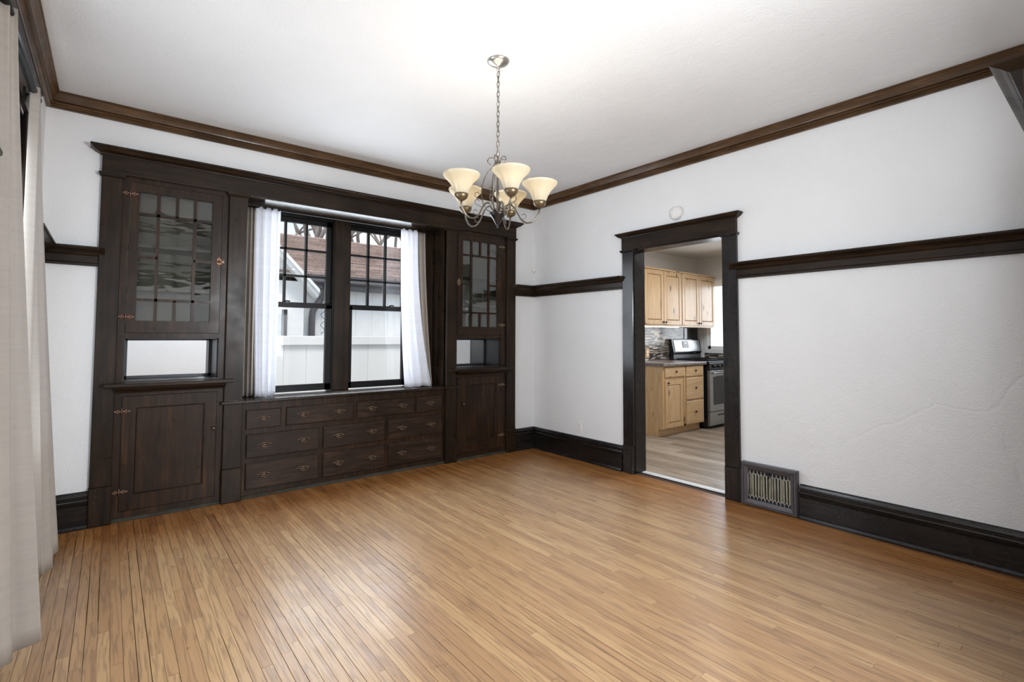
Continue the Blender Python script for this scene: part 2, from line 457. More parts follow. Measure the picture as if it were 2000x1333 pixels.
    def ball(s, c, r, sc=(1, 1, 1), seg=10, rings=6):
        vs = []; fs = []
        for i in range(rings+1):
            t = PI*i/rings
            for k in range(seg):
                a = 2*PI*k/seg
                vs.append((c[0]+r*sc[0]*math.sin(t)*math.cos(a), c[1]+r*sc[1]*math.sin(t)*math.sin(a), c[2]+r*sc[2]*math.cos(t)))
        for i in range(rings):
            for k in range(seg):
                l = (k+1) % seg; fs.append((i*seg+k, (i+1)*seg+k, (i+1)*seg+l, i*seg+l))
        return s.add(vs, fs, True)
    def mesh(s, name, mat):
        me = bpy.data.meshes.new(name); me.from_pydata(s.v, [], s.f); me.update()
        me.polygons.foreach_set('use_smooth', s.sm)
        me.materials.append(mat if not isinstance(mat, str) else MAT[mat])
        return me
    def build(s, name, mat, parent=None, loc=None, **props):
        o = bpy.data.objects.new(name, s.mesh(name, mat)); COL.objects.link(o)
        if parent is not None: adopt(o, parent)
        if loc: o.location = loc
        for k, v in props.items(): o[k] = v
        return o


def adopt(o, parent):
    """parent while keeping the child's coordinates as world coordinates (parents sit at their base point)"""
    o.parent = parent
    o.matrix_parent_inverse = wmat(parent).inverted()


def wmat(o):
    m = Matrix.LocRotScale(o.location, o.rotation_euler, o.scale)
    return wmat(o.parent) @ o.matrix_parent_inverse @ m if o.parent else m


def thing(name, label, cat, loc=(0, 0, 0), group=None):
    o = bpy.data.objects.new(name, None); o.empty_display_size = .1; COL.objects.link(o); o.location = loc
    o['label'] = label; o['category'] = cat
    if group: o['group'] = group
    return o


def tag(o, label, cat, group=None):
    o['label'] = label; o['category'] = cat
    if group: o['group'] = group
    return o


def struct(name, label=None, loc=(0, 0, 0)):
    o = bpy.data.objects.new(name, None); o.empty_display_size = .1; COL.objects.link(o); o.location = loc
    o['kind'] = 'structure'
    if label: o['label'] = label; o['category'] = 'building'
    return o


def share(mesh, name, parent, loc, scale=(1, 1, 1), rot=(0, 0, 0)):
    """another object on shared mesh data, local to its parent"""
    o = bpy.data.objects.new(name, mesh); COL.objects.link(o); o.parent = parent
    o.location = loc; o.scale = scale; o.rotation_euler = rot
    return o

# ------------------------------------------------------------------ room shell
XL, H = -4.14, 2.804
YF = -4.22          # room face of the wall between dining room and front room
def shell(name, mb, mat, cat, label):
    o = mb.build(name, mat); o['kind'] = 'structure'; o['label'] = label; o['category'] = cat
    return o

shell('wall_back', MB().box(XL-.3, -3.845, 0, .4, -.4, H+.1).box(-.302, .14, 0, .4, -.4, H+.1).box(-3.845, -.302, 0, .4, 2.36, H+.1)
      .box(-3.845, -.302, .36, .4, -.4, .74).box(-3.845, -2.83, .36, .4, .74, 2.36).box(-1.42, -.302, .36, .4, .74, 2.36).box(-2.215, -2.04, .36, .4, .74, 2.36),
      'wall', 'wall', 'white plaster wall around the dark built-in')
DY0, DY1, DH = -1.418, -2.272, 2.05
shell('wall_right', MB().box(0, .14, 0, DY0+.012, -.4, H+.1).box(0, .14, DY1-.012, -8.4, -.4, H+.1).box(0, .14, DY0+.012, DY1-.012, DH+.012, H+.1),
      'wall', 'wall', 'white textured plaster wall with the kitchen doorway')
LY0, LY1, LZ0, LZ1 = -.94, -1.98, .76, 2.32
shell('wall_left', MB().box(XL-.22, XL, 0, LY0, -.4, H+.1).box(XL-.22, XL, LY1, -8.4, -.4, H+.1).box(XL-.22, XL, LY0, LY1, -.4, LZ0).box(XL-.22, XL, LY0, LY1, LZ1, H+.1),
      'wall', 'wall', 'white plaster wall behind the long linen curtains')
shell('wall_front', MB().box(XL, -3.98, YF-.14, YF, 0, H).box(-1.32, 0, YF-.14, YF, 0, H).box(-3.98, -1.32, YF-.14, YF, 1.98, H),
      'wall', 'wall', 'white plaster wall with the wide opening to the front room')
shell('wall_far', MB().box(XL, -1.75, -8.4, -8.25, 0, H).box(-.45, 0, -8.4, -8.25, 0, H).box(-1.75, -.45, -8.4, -8.25, 2.35, H).box(-1.75, -.45, -8.4, -8.25, -.1, .7),
      'wall', 'wall', 'white plaster wall of the front room with a window')
shell('ceiling', MB().box(XL-.22, .14, -8.4, .4, H, H+.1), 'ceiling', 'ceiling', 'white textured plaster ceiling over the dining room')
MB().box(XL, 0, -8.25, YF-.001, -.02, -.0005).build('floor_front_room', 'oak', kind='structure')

# ---- strip oak floor: about 300 boards as parts, the rest joined
SW = .0402
floor = shell('floor', MB().box(XL-.02, .14, -4.36, .05, -.06, -.008), 'gap', 'floor', 'honey oak strip floor with dark joints')
boards = []
rows = int(math.ceil(4.28/SW))
for r in range(rows):
    x0 = XL+.0 + r*SW
    if x0 > -.01: continue
    y = .0 - random.random()*.9
    y1 = 0.0
    while y1 > -4.36:
        y0 = max(y, -4.36)
        boards.append((x0, y0, y1))
        y1 = y0; y = y0-(.35+random.random()*1.75)
def seen(b):
    best = 0.0
    for t in (0, .25, .5, .75, 1):
        p = Vector((b[0]+SW/2, b[1]+(b[2]-b[1])*t, 0))-CAM
        z = p.dot(FW)
        if z < .2: continue
        u = p.dot(RT)/z*976.7; v = 614-p.dot(UP)/z*976.7
        if abs(u) < 1010 and v < 1345: best += 1/(z*z)*abs(p.z)/z
    return best*(b[2]-b[1])
boards.sort(key=seen, reverse=True)
def unit_board(g=.0004, c=.0007):
    w = SW/2-g
    mb = MB()
    prof = [(-w, -.008), (w, -.008), (w, -c), (w-c, 0), (-w+c, 0), (-w, -c)]
    return mb.prism(prof, 'y', 0, 1)
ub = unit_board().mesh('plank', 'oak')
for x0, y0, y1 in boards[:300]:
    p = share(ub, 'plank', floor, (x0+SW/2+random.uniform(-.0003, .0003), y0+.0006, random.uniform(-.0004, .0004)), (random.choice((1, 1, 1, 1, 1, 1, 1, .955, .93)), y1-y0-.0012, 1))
mb = MB()
for x0, y0, y1 in boards[300:]:
    w = SW/2-.0004; xc = x0+SW/2; z = random.uniform(-.0004, .0004)
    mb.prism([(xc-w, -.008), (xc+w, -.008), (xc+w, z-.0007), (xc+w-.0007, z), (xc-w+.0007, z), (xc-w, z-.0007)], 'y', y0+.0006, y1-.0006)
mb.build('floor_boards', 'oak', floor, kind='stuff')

# ------------------------------------------------------------------ mouldings
CROWN = [(0, H-.001), (.064, H-.001), (.064, H-.010), (.058, H-.014), (.046, H-.032), (.038, H-.048), (.035, H-.057), (.020, H-.059), (.020, H-.065), (.033, H-.067), (.036, H-.071), (.033, H-.075), (.018, H-.077), (.020, H-.090), (.024, H-.096), (.016, H-.100), (0, H-.100)]
BASE = [(0, .233), (.008, .233), (.016, .226), (.020, .212), (.024, .206), (.024, .200), (.020, .196), (.020, .188), (.026, .184), (.030, .176), (.026, .160), (.022, .150), (.030, .146), (.030, .030), (.040, .026), (.046, .012), (.046, .001), (0, .001)]
RAIL = [(0, 1.822), (.082, 1.822), (.082, 1.812), (.074, 1.803), (.066, 1.800), (.050, 1.795), (.040, 1.783), (.036, 1.774), (.028, 1.770), (.024, 1.764), (.024, 1.722), (.030, 1.716), (.030, 1.704), (.022, 1.700), (0, 1.700)]
CAPP = [(0, .050), (.062, .050), (.062, .038), (.054, .034), (.040, .018), (.022, .008), (.014, .006), (.012, 0), (0, 0)]
def prof(p, z): return [(a, b+z) for a, b in p]

def mould(name, pr, pts, side, mat, s0, s1, label, cat='moulding'):
    o = MB().sweep(pr, pts, side, s0, s1).build(name, mat); o['kind'] = 'structure'; o['label'] = label; o['category'] = cat
    return o
# side=-1: offset to the right of the path direction
mould('trim_1', CROWN, [(XL, 0), (0, 0)], -1, 'crownwood', 1, -1, 'brown wooden crown moulding above the dark built-in')
mould('trim_2', CROWN, [(0, 0), (0, YF)], -1, 'crownwood', 1, -1, 'brown wooden crown moulding above the kitchen doorway wall')
mould('trim_3', CROWN, [(XL, YF), (XL, 0)], -1, 'crownwood', 1, -1, 'brown wooden crown moulding above the long linen curtains')
mould('trim_4', CROWN, [(-2.7, YF), (XL, YF)], -1, 'crownwood', 0, -1, 'brown wooden crown moulding above the opening to the front room')
mould('baseboard_back_left', BASE, [(XL, 0), (-3.856, 0)], -1, 'basewood', 1, 0, 'short dark baseboard between linen curtain and built-in')
mould('baseboard_back_right', BASE, [(-.293, 0), (0, 0)], -1, 'basewood', 0, -1, 'short dark baseboard between built-in and room corner')
mould('baseboard_right', BASE, [(0, 0), (0, -1.278)], -1, 'basewood', 1, 0, 'dark moulded baseboard from room corner to kitchen doorway')
mould('baseboard_right_near', BASE, [(0, -2.815), (0, YF)], -1, 'basewood', 0, -1, 'long dark moulded baseboard beside the grey floor register')
mould('baseboard_left', BASE, [(XL, YF), (XL, 0)], -1, 'basewood', 1, -1, 'dark moulded baseboard behind the long linen curtains')
mould('trim_5', RAIL, [(XL, 0), (-3.855, 0)], -1, 'woodh', 1, .0, 'short dark plate rail left of the built-in')
mould('trim_6', RAIL, [(-.294, 0), (0, 0)], -1, 'woodh', 0, -1, 'short dark plate rail between built-in and corner')
mould('trim_7', RAIL, [(0, 0), (0, -1.286)], -1, 'woodh', 1, 0, 'dark plate rail from corner to kitchen doorway')
mould('trim_8', RAIL, [(0, -2.397), (0, YF)], -1, 'woodh', 0, -1, 'long dark plate rail right of the kitchen doorway')
mould('trim_9', RAIL, [(XL, -.81), (XL, 0)], -1, 'woodh', 0, -1, 'short dark plate rail between left window and corner')
mould('trim_10', RAIL, [(XL, YF), (XL, -2.10)], -1, 'woodh', 1, 0, 'dark plate rail end at the near left window casing')
# plate-rail shelves lap over the casings
LAP = [(.030, 1.822), (.082, 1.822), (.082, 1.812), (.066, 1.800), (.050, 1.795), (.040, 1.783), (.030, 1.774)]
for i, (pts, nm) in enumerate((([(-3.855, 0), (-3.80, 0)], 'trim_5'), ([(-.352, 0), (-.294, 0)], 'trim_6'), ([(0, -1.286), (0, -1.326)], 'trim_7'), ([(0, -2.318), (0, -2.397)], 'trim_8'), ([(XL, -2.10), (XL, -2.04)], 'trim_10'))):
    lp = prof(LAP, 0)
    if nm in ('trim_6',): mbx = MB().sweep(lp, pts, -1, .6, 0)
    elif nm == 'trim_8': mbx = MB().sweep(lp, pts, -1, .6, 0)
    else: mbx = MB().sweep(lp, pts, -1, 0, -.6)
    mbx.build('rail_return', 'woodh', bpy.data.objects[nm])

op = struct('trim_13'); op['label'] = 'dark wooden casing of the opening to the front room'; op['category'] = 'moulding'
MB().box(-4.09, -1.33, YF, YF+.03, 1.97, 2.14).build('head_board', 'woodh', op)
MB().sweep([(a*.35, b*.8+2.12) for a, b in CAPP], [(-4.09, YF+.03), (-1.33, YF+.03)], 1).build('head_cap', 'woodh', op)
MB().box(-4.09, -3.98, YF, YF+.026, .001, 1.97).build('casing', 'woodv', op)
MB().box(-3.98, -3.97, YF-.14, YF, .001, 1.97).box(-1.335, -1.325, YF-.14, YF, .001, 1.97).box(-3.98, -1.325, YF-.14, YF, 1.965, 1.979).build('jamb', 'woodv', op)
# ------------------------------------------------------------------ dark built-in surround (pilasters, head, recess boards)
sur = struct('trim_11'); sur['label'] = 'dark wooden pilasters and long head framing the built-in'; sur['category'] = 'moulding'
for x0, x1 in ((-3.853, -3.739), (-3.100, -2.974), (-1.176, -1.056), (-.414, -.295)):
    p = MB().bev(x0, x1, -.034, .02, .25, 2.335, .004).build('pilaster', 'woodv', sur)
    MB().bev(x0-.004, x1+.004, -.046, .02, .001, .25, .006).build('plinth', 'woodv', p)
    MB().sweep([(0, 2.334), (.016, 2.334), (.016, 2.326), (.008, 2.312), (0, 2.308)], [(x0, .0), (x0, -.034), (x1, -.034), (x1, .0)], -1).build('pilaster_cap', 'woodh', p)
hb = MB().box(-3.853, -.295, -.040, .36, 2.336, 2.46).build('head_board', 'woodh', sur)
MB().sweep(prof(CAPP, 2.455), [(-3.853, 0), (-3.853, -.040), (-.295, -.040), (-.295, 0)], -1).box(-3.853, -.295, -.040, 0, 2.455, 2.505).build('head_cap', 'woodh', sur)
RX0, RX1 = -2.974, -1.176
MB().box(RX0-.02, RX0, -.005, .30, .755, 2.336).build('recess_jamb', 'woodgloss', sur)
MB().box(RX1, RX1+.02, -.005, .30, .755, 2.336).build('recess_jamb', 'woodgloss', sur)
MB().box(RX0, RX1, -.036, .30, 2.326, 2.3365).build('soffit_board', 'woodgloss', sur)
MB().bev(-2.204, -2.053, .236, .36, .755, 2.336, .006).build('mullion', 'woodv', sur)

# ------------------------------------------------------------------ back windows
def hung_window(name, label, x0, x1, lockx):
    """x0..x1: sash width. Upper sash of nine panes, lower sash of one."""
    w = struct(name); w['label'] = label; w['category'] = 'window'
    zt, zm, zb = 2.285, 1.525, .765
    up = MB().box(x0, x0+.042, .30, .34, zm-.018, zt).box(x1-.042, x1, .30, .34, zm-.018, zt).box(x0, x1, .30, .34, 2.246, zt).box(x0, x1, .30, .34, zm-.018, zm+.016)
    gx0, gx1, gz0, gz1 = x0+.042, x1-.042, zm+.016, 2.246
    for k in (1, 2):
        xx = gx0+(gx1-gx0)*k/3; up.box(xx-.009, xx+.009, .302, .338, gz0, gz1)
        zz = gz0+(gz1-gz0)*k/3; up.box(gx0, gx1, .302, .338, zz-.009, zz+.009)
    us = up.build('upper_sash', 'sashwood', w)
    for i in range(3):
        for j in range(3):
            MB().box(gx0+(gx1-gx0)*i/3+.004, gx0+(gx1-gx0)*(i+1)/3-.004, .318, .321, gz0+(gz1-gz0)*j/3+.004, gz0+(gz1-gz0)*(j+1)/3-.004).build('pane', 'glass', us)
    lo = MB().box(x0, x0+.05, .262, .30, zb, zm).box(x1-.05, x1, .262, .30, zb, zm).box(x0, x1, .262, .30, zb, .822).box(x0, x1, .262, .30, zm-.032, zm+.006)
    ls = lo.build('lower_sash', 'sashwood', w)
    MB().box(x0+.046, x1-.046, .279, .283, .818, zm-.028).build('pane', 'glass', ls)
    MB().box(lockx-.028, lockx+.028, .262, .29, zm+.006, zm+.012).tube([(lockx-.02, .272, zm+.016), (lockx+.005, .272, zm+.024), (lockx+.03, .27, zm+.020)], .006, 6).lathe([(.009, 0), (.009, .012), (0, .014)], (lockx-.01, .275, zm+.010), 10).build('sash_lock', 'black', ls)
    fr = MB().box(x0-.015, x0, .25, .36, .755, 2.30).box(x1, x1+.015, .25, .36, .755, 2.30).box(x0-.015, x1+.015, .25, .36, zt, 2.336)
    fr.build('frame', 'sashwood', w)
    return w
w1 = hung_window('window_1', 'left black sash window in the built-in, behind white curtain', -2.826, -2.214, -2.60)
w2 = hung_window('window_2', 'right black sash window in the built-in, beside the mullion', -2.072, -1.46, -1.63)
MB().bev(RX0, -2.838, .240, .36, .755, 2.336, .005).build('casing', 'woodv', w1)
MB().bev(-1.448, RX1, .240, .36, .755, 2.336, .005).build('casing', 'woodv', w2)
MB().bev(RX0, -2.204, .244, .30, 2.296, 2.336, .004).build('head_casing', 'sashwood', w1)
MB().bev(-2.053, RX1, .244, .30, 2.296, 2.336, .004).build('head_casing', 'sashwood', w2)

# ------------------------------------------------------------------ china cabinets
def hinge_mesh():
    m = MB()
    m.lathe([(.0, -.024), (.0045, -.022), (.0045, .022), (0, .024)], (0, -.004, 0), 8)
    for s in (-1, 1):
        m.ball((s*.012, -.001, 0), .008, (1.1, .35, .9), 8, 4)
        m.ball((s*.024, -.001, .006), .007, (1.1, .3, .8), 8, 4)
        m.ball((s*.024, -.001, -.006), .007, (1.1, .3, .8), 8, 4)
        m.ball((s*.038, -.001, 0), .007, (1.6, .3, .8), 8, 4)
        m.ball((s*.019, -.003, .012), .0035, (1, .6, 1), 6, 4)
        m.ball((s*.019, -.003, -.012), .0035, (1, .6, 1), 6, 4)
    return m

def knob_mb(c, r=.014):
    return MB().lathe([(0, -.026), (r*.7, -.024), (r, -.017), (r*.8, -.010), (r*.4, -.006), (r*.45, 0), (r*.7, .002)], c, 16, 'y')

def latch_mb(s=1):
    m = MB()
    m.bev(-.016, .016, -.006, 0, -.024, .024, .002)
    m.ball((0, -.002, .031), .010, (.9, .3, 1), 8, 4); m.ball((0, -.002, -.031), .010, (.9, .3, 1), 8, 4)
    m.bev(.016*s, .034*s, -.008, 0, -.012, .012, .002)
    m.lathe([(0, -.030), (.008, -.028), (.010, -.022), (.006, -.014), (.006, -.004)], (0, 0, 0), 10, 'y')
    return m

def china_cabinet(name, label, X0, X1, hinge_left, metal, fz, gx, gz, pz):
    """X0..X1 face frame; door opening dx0..dx1"""
    c = thing(name, label, 'cabinet', ((X0+X1)/2, .15, 0))
    dx0, dx1 = fz
    F = -.008
    fr = MB()
    for a, b in ((X0, dx0-.003), (dx1+.003, X1)): fr.box(a, b, F, .03, .001, 2.336)
    fr.box(dx0-.003, dx1+.003, F, .03, 2.305, 2.336).box(dx0-.003, dx1+.003, F, .03, 1.228, 1.262).box(dx0-.003, dx1+.003, F, .03, .833, .93).box(dx0-.003, dx1+.003, F, .03, .001, .062)
    fr.build('face_frame', 'doorwood', c)
    bx = MB()
    bx.box(X0, dx0-.003, .03, .35, .03, 2.33).box(dx1+.003, X1, .03, .35, .03, 2.33)       # sides
    bx.box(dx0-.003, dx1+.003, .03, .35, 1.232, 1.258).box(dx0-.003, dx1+.003, .03, .35, 2.308, 2.33)
    bx.build('carcass', 'interior', c)
    MB().box(dx0-.003, dx1+.003, .034, .044, .01, .922).box(dx0-.003, dx1+.003, .03, .35, .905, .922).build('lower_lining', 'niche', c)
    MB().box(dx0-.003, dx1+.003, .335, .35, 1.258, 2.308).build('back_panel', 'interior', c)
    for z in (1.565, 1.87):
        MB().box(dx0, dx1, .06, .335, z, z+.018).build('interior_shelf', 'interior', c)
    # niche with a mirror at the back
    nb = MB().box(dx0-.004, dx0+.004, .03, .30, .93, 1.228).box(dx1-.004, dx1+.004, .03, .30, .93, 1.228).box(dx0, dx1, .03, .30, 1.222, 1.23).box(dx0, dx1, .0, .30, .922, .932).box(dx0, dx1, .30, .31, .93, 1.23)
    nb.box(dx0, dx0+.022, .284, .30, .93, 1.228).box(dx1-.022, dx1, .284, .30, .93, 1.228).box(dx0, dx1, .284, .30, .93, .950).box(dx0, dx1, .284, .30, 1.208, 1.228)
    nb.build('niche', 'niche', c)
    MB().box(dx0+.018, dx1-.018, .292, .298, .945, 1.212).build('mirror', 'mirror', c)
    # ledge under the niche
    lx0, lx1 = X0-.063, X1+.050
    if not hinge_left: lx0, lx1 = X0-.112, X1+.018
    sh = MB().bev(lx0, lx1, -.112, .0, .900, .926, .004)
    sh.build('ledge', 'woodh', c)
    MB().sweep([(0, .899), (.040, .899), (.036, .885), (.020, .872), (.010, .860), (0, .860)], [(X0-.004, -.03), (X0-.004, -.046), (X1+.004, -.046), (X1+.004, -.03)][1:3], -1).build('ledge_moulding', 'woodh', c)
    # upper glazed door
    z0, z1 = 1.265, 2.302
    g0, g1 = gx; h0, h1 = gz
    up = MB().box(dx0, g0, -.012, .012, z0, z1).box(g1, dx1, -.012, .012, z0, z1).box(g0, g1, -.012, .012, z0, h0).box(g0, g1, -.012, .012, h1, z1)
    q = [g0+(g1-g0)*k/4 for k in range(5)]; t = .0095
    zs = (1.493, 1.79, 2.09)
    up.box(g0, g1, -.010, .010, zs[0]-t, zs[0]+t).box(g0, g1, -.010, .010, zs[2]-t, zs[2]+t)
    for k in (1, 3): up.box(q[k]-t, q[k]+t, -.010, .010, h0, h1)
    up.box(q[2]-t, q[2]+t, -.010, .010, h0, zs[0]).box(q[2]-t, q[2]+t, -.010, .010, zs[2], h1)
    up.box(q[0], q[1], -.010, .010, zs[1]-t, zs[1]+t).box(q[3], q[4], -.010, .010, zs[1]-t, zs[1]+t)
    ud = up.build('upper_door', 'doorwood', c)
    cells = [(q[k], q[k+1], a, b) for k in range(4) for a, b in ((h0, zs[0]), (zs[2], h1))]
    cells += [(q[k], q[k+1], a, b) for k in (0, 3) for a, b in ((zs[0], zs[1]), (zs[1], zs[2]))]+[(q[1], q[3], zs[0], zs[2])]
    for a, b, e, f in cells: MB().box(a+.002, b-.002, .000, .003, e+.002, f-.002).build('pane', 'oldglass', ud)
    hx = dx0-.0015 if hinge_left else dx1+.0015
    hm = hinge_mesh()
    for z in (2.222, 1.372):
        h = hm.build('hinge', metal, ud); h.location = (hx, -.0135, z); h.matrix_parent_inverse = Matrix()
    lx = dx1-.012 if hinge_left else dx0+.012
    l = latch_mb(1 if hinge_left else -1).build('latch', metal, ud); l.location = (lx, -.012, 1.80); l.matrix_parent_inverse = Matrix()
    # lower panelled door
    z0, z1 = .066, .830
    p0, p1 = pz
    ld = MB().box(dx0, p0, -.012, .012, z0, z1).box(p1, dx1, -.012, .012, z0, z1).box(p0, p1, -.012, .012, z0, .168).box(p0, p1, -.012, .012, .752, z1).build('lower_door', 'doorwood', c)
    bead = MB()
    for a, b, e, f in ((p0, p0+.008, .168, .752), (p1-.008, p1, .168, .752), (p0, p1, .168, .176), (p0, p1, .744, .752)): bead.bev(a, b, -.008, .004, e, f, .0035)
    bead.build('panel_bead', 'drawerwood', ld)
    MB().box(p0-.005, p1+.005, .002, .010, .163, .757).build('panel', 'doorwood', ld)
    for z in (.731, .194):
        h = hm.build('hinge', metal, ld); h.location = (hx, -.0135, z); h.matrix_parent_inverse = Matrix()
    kx = -3.158 if hinge_left else -.962
    knob_mb((kx, -.012, .562)).build('knob', 'pull', ld)
    MB().prism([(-.008, .001), (-.028, .001), (-.026, .012), (-.018, .020), (-.008, .022)], 'x', X0+.005, X1-.005).build('shoe_moulding', 'dirt', c)
    return c
china_cabinet('china_cabinet', 'dark china cabinet left of the curtained windows, copper hinges at its left', -3.739, -3.100, True, 'copper', (-3.697, -3.143), (-3.645, -3.205), (1.347, 2.243), (-3.622, -3.218))
china_cabinet('china_cabinet', 'narrow dark china cabinet right of the curtained windows near the room corner', -1.056, -.414, False, 'brass', (-1.038, -.476), (-.978, -.534), (1.347, 2.243), (-.921, -.547))

# ------------------------------------------------------------------ drawer bank under the windows
bank = thing('drawer_cabinet', 'long dark bank of ten drawers under the two windows', 'cabinet', (-2.073, .12, 0))
MB().bev(-3.118, -1.042, -.062, .262, .733, .755, .004).build('stool_shelf', 'woodgloss', bank)
DR = [(-2.942, -2.692, .526, .672, 1), (-2.651, -2.100, .526, .672, 2), (-2.066, -1.511, .526, .672, 2), (-1.483, -1.205, .526, .672, 1)]
for z0, z1 in ((.304, .485), (.064, .264)): DR += [(-2.937, -2.392, z0, z1, 2), (-2.355, -1.807, z0, z1, 2), (-1.772, -1.205, z0, z1, 2)]
fx0, fx1 = -2.974, -1.176
MB().box(fx0, fx1, .004, .25, .001, .733).build('body', 'doorwood', bank)
MB().prism([(.004, .001), (-.020, .001), (-.018, .012), (-.010, .020), (.004, .022)], 'x', fx0, fx1).build('shoe_moulding', 'dirt', bank)
def pull_mb():
    m = MB()
    for s in (-1, 1):
        m.ball((s*.030, -.003, .004), .0085, (1.0, .45, .9), 8, 4)
        m.ball((s*.043, -.002, .004), .006, (1.5, .4, .7), 8, 4)
        m.ball((s*.030, -.010, .004), .005, (1, 1, 1), 8, 4)
        m.ball((s*.020, -.002, .011), .006, (1.2, .4, .8), 8, 4)
    m.ball((0, -.002, .012), .008, (2.0, .35, .8), 8, 4)
    m.ball((0, -.002, -.004), .010, (2.4, .25, .6), 8, 4)
    m.tube([(-.030, -.012, .004), (-.027, -.018, -.006), (-.015, -.021, -.013), (0, -.022, -.015), (.015, -.021, -.013), (.027, -.018, -.006), (.030, -.012, .004)], [.003, .0032, .0036, .0045, .0036, .0032, .003], 6)
    return m
pm = pull_mb().mesh('pull', 'pull')
for x0, x1, z0, z1, n in DR:
    d = MB().bev(x0, x1, -.014, .02, z0, z1, .005).build('drawer', 'drawerwood', bank)
    for k in range(n):
        x = (x0+x1)/2 if n == 1 else x0+(x1-x0)*(.24 if k == 0 else .78)
        share(pm, 'pull', d, (x, -.014, (z0+z1)/2+.004))

# ------------------------------------------------------------------ doorway to the kitchen
dw = struct('door_1'); dw['label'] = 'dark wooden casing of the open doorway to the kitchen'; dw['category'] = 'doorway'
def casing(y0, y1):
    p = MB().bev(-.026, .0, y0, y1, .25, 2.062, .004, 'x').build('casing', 'trim_door', dw)
    MB().bev(-.038, .0, y0-.003, y1+.003, .001, .25, .005, 'x').build('plinth', 'trim_door', p)
    a, b = max(y0, y1), min(y0, y1)
    MB().sweep([(0, 2.062), (.016, 2.062), (.016, 2.054), (.008, 2.042), (0, 2.038)], [(0, a), (-.026, a), (-.026, b), (0, b)], 1 if False else -1).build('casing_cap', 'trim_door', p)
casing(-1.290, -1.413); casing(-2.276, -2.395)
MB().box(-.030, 0, -1.289, -2.395, 2.062, 2.20).build('head_board', 'woodh', dw)
MB().sweep([(a*.75, b*.8+2.178) for a, b in CAPP], [(0, -1.289), (-.030, -1.289), (-.030, -2.395), (0, -2.395)], -1).box(-.03, 0, -1.289, -2.395, 2.178, 2.218).build('head_cap', 'woodh', dw)
MB().box(-.004, .145, DY0, DY0+.014, .0, DH+.012).build('jamb', 'trim_door', dw)
MB().box(-.004, .145, DY1-.014, DY1, .0, DH+.012).build('jamb', 'trim_door', dw)
MB().box(-.004, .145, DY0, DY1, DH, DH+.014).build('head_jamb', 'woodh', dw)
MB().prism([(.085, 0), (.145, 0), (.14, .008), (.092, .008)], 'y', DY1, DY0).build('threshold', 'winwhite', dw)

# ------------------------------------------------------------------ left window with its curtains
lw = struct('window_3'); lw['label'] = 'dark sash window in the left wall behind long curtains'; lw['category'] = 'window'
MB().bev(XL, XL+.016, LY0, LY0+.13, .74, 2.335, .004, 'x', False).build('casing', 'woodv', lw)
MB().bev(XL, XL+.016, LY1-.13, LY1, .74, 2.335, .004, 'x', False).build('casing', 'woodv', lw)
MB().box(XL, XL+.018, LY1-.13, LY0+.13, 2.335, 2.47).build('head_board', 'woodh', lw)
MB().sweep([(a*.58, b+2.455) for a, b in CAPP], [(XL, LY1-.13), (XL+.018, LY1-.13), (XL+.018, LY0+.13), (XL, LY0+.13)], -1).box(XL, XL+.018, LY1-.13, LY0+.13, 2.455, 2.505).build('head_cap', 'woodh', lw)
MB().bev(XL-.15, XL+.06, LY1-.16, LY0+.16, .735, .76, .004, 'x', False).build('stool', 'woodh', lw)
MB().box(XL-.15, XL, LY1, LY1+.015, LZ0, LZ1).box(XL-.15, XL, LY0-.015, LY0, LZ0, LZ1).box(XL-.15, XL, LY1, LY0, LZ1-.015, LZ1).build('jamb', 'sashwood', lw)
for z0, z1, nm, xo in ((.765, 1.54, 'lower_sash', -.08), (1.52, 2.30, 'upper_sash', -.115)):
    a, b = LY1+.016, LY0-.016
    s_ = MB().box(XL+xo, XL+xo+.035, a, a+.05, z0, z1).box(XL+xo, XL+xo+.035, b-.05, b, z0, z1).box(XL+xo, XL+xo+.035, a, b, z0, z0+.05).box(XL+xo, XL+xo+.035, a, b, z1-.05, z1).build(nm, 'sashwood', lw)
    MB().box(XL+xo+.016, XL+xo+.019, a+.045, b-.045, z0+.045, z1-.045).build('pane', 'glass', s_)

rod = thing('curtain_rod', 'black curtain rod above the left window carrying two long linen curtains', 'curtain rod', (-4.078, -1.6, 2.335))
MB().tube([(-4.078, -2.24, 2.335), (-4.078, -1.17, 2.335)], .0155, 12).build('pole', 'black', rod)
for y, s in ((-2.24, -1), (-1.17, 1)):
    MB().tube([(-4.078, y, 2.335), (-4.078, y+s*.012, 2.335), (-4.078, y+s*.03, 2.335), (-4.078, y+s*.045, 2.335)], [.0155, .021, .019, .004], 12).build('finial', 'black', rod)
for y in (-2.15, -1.24):
    MB().tube([(-4.105, y, 2.32), (-4.078, y, 2.318)], .006, 8).box(-4.112, -4.102, y-.015, y+.015, 2.29, 2.35).build('bracket', 'black', rod)


def along(pl, u):
    """point at the fraction u of a plan polyline"""
    L = [math.hypot(pl[k+1][0]-pl[k][0], pl[k+1][1]-pl[k][1]) for k in range(len(pl)-1)]
    d = u*sum(L)
    for k, l in enumerate(L):
        if d <= l or k == len(L)-1:
            t = d/l if l else 0
            return pl[k][0]+(pl[k+1][0]-pl[k][0])*t, pl[k][1]+(pl[k+1][1]-pl[k][1])*t
        d -= l


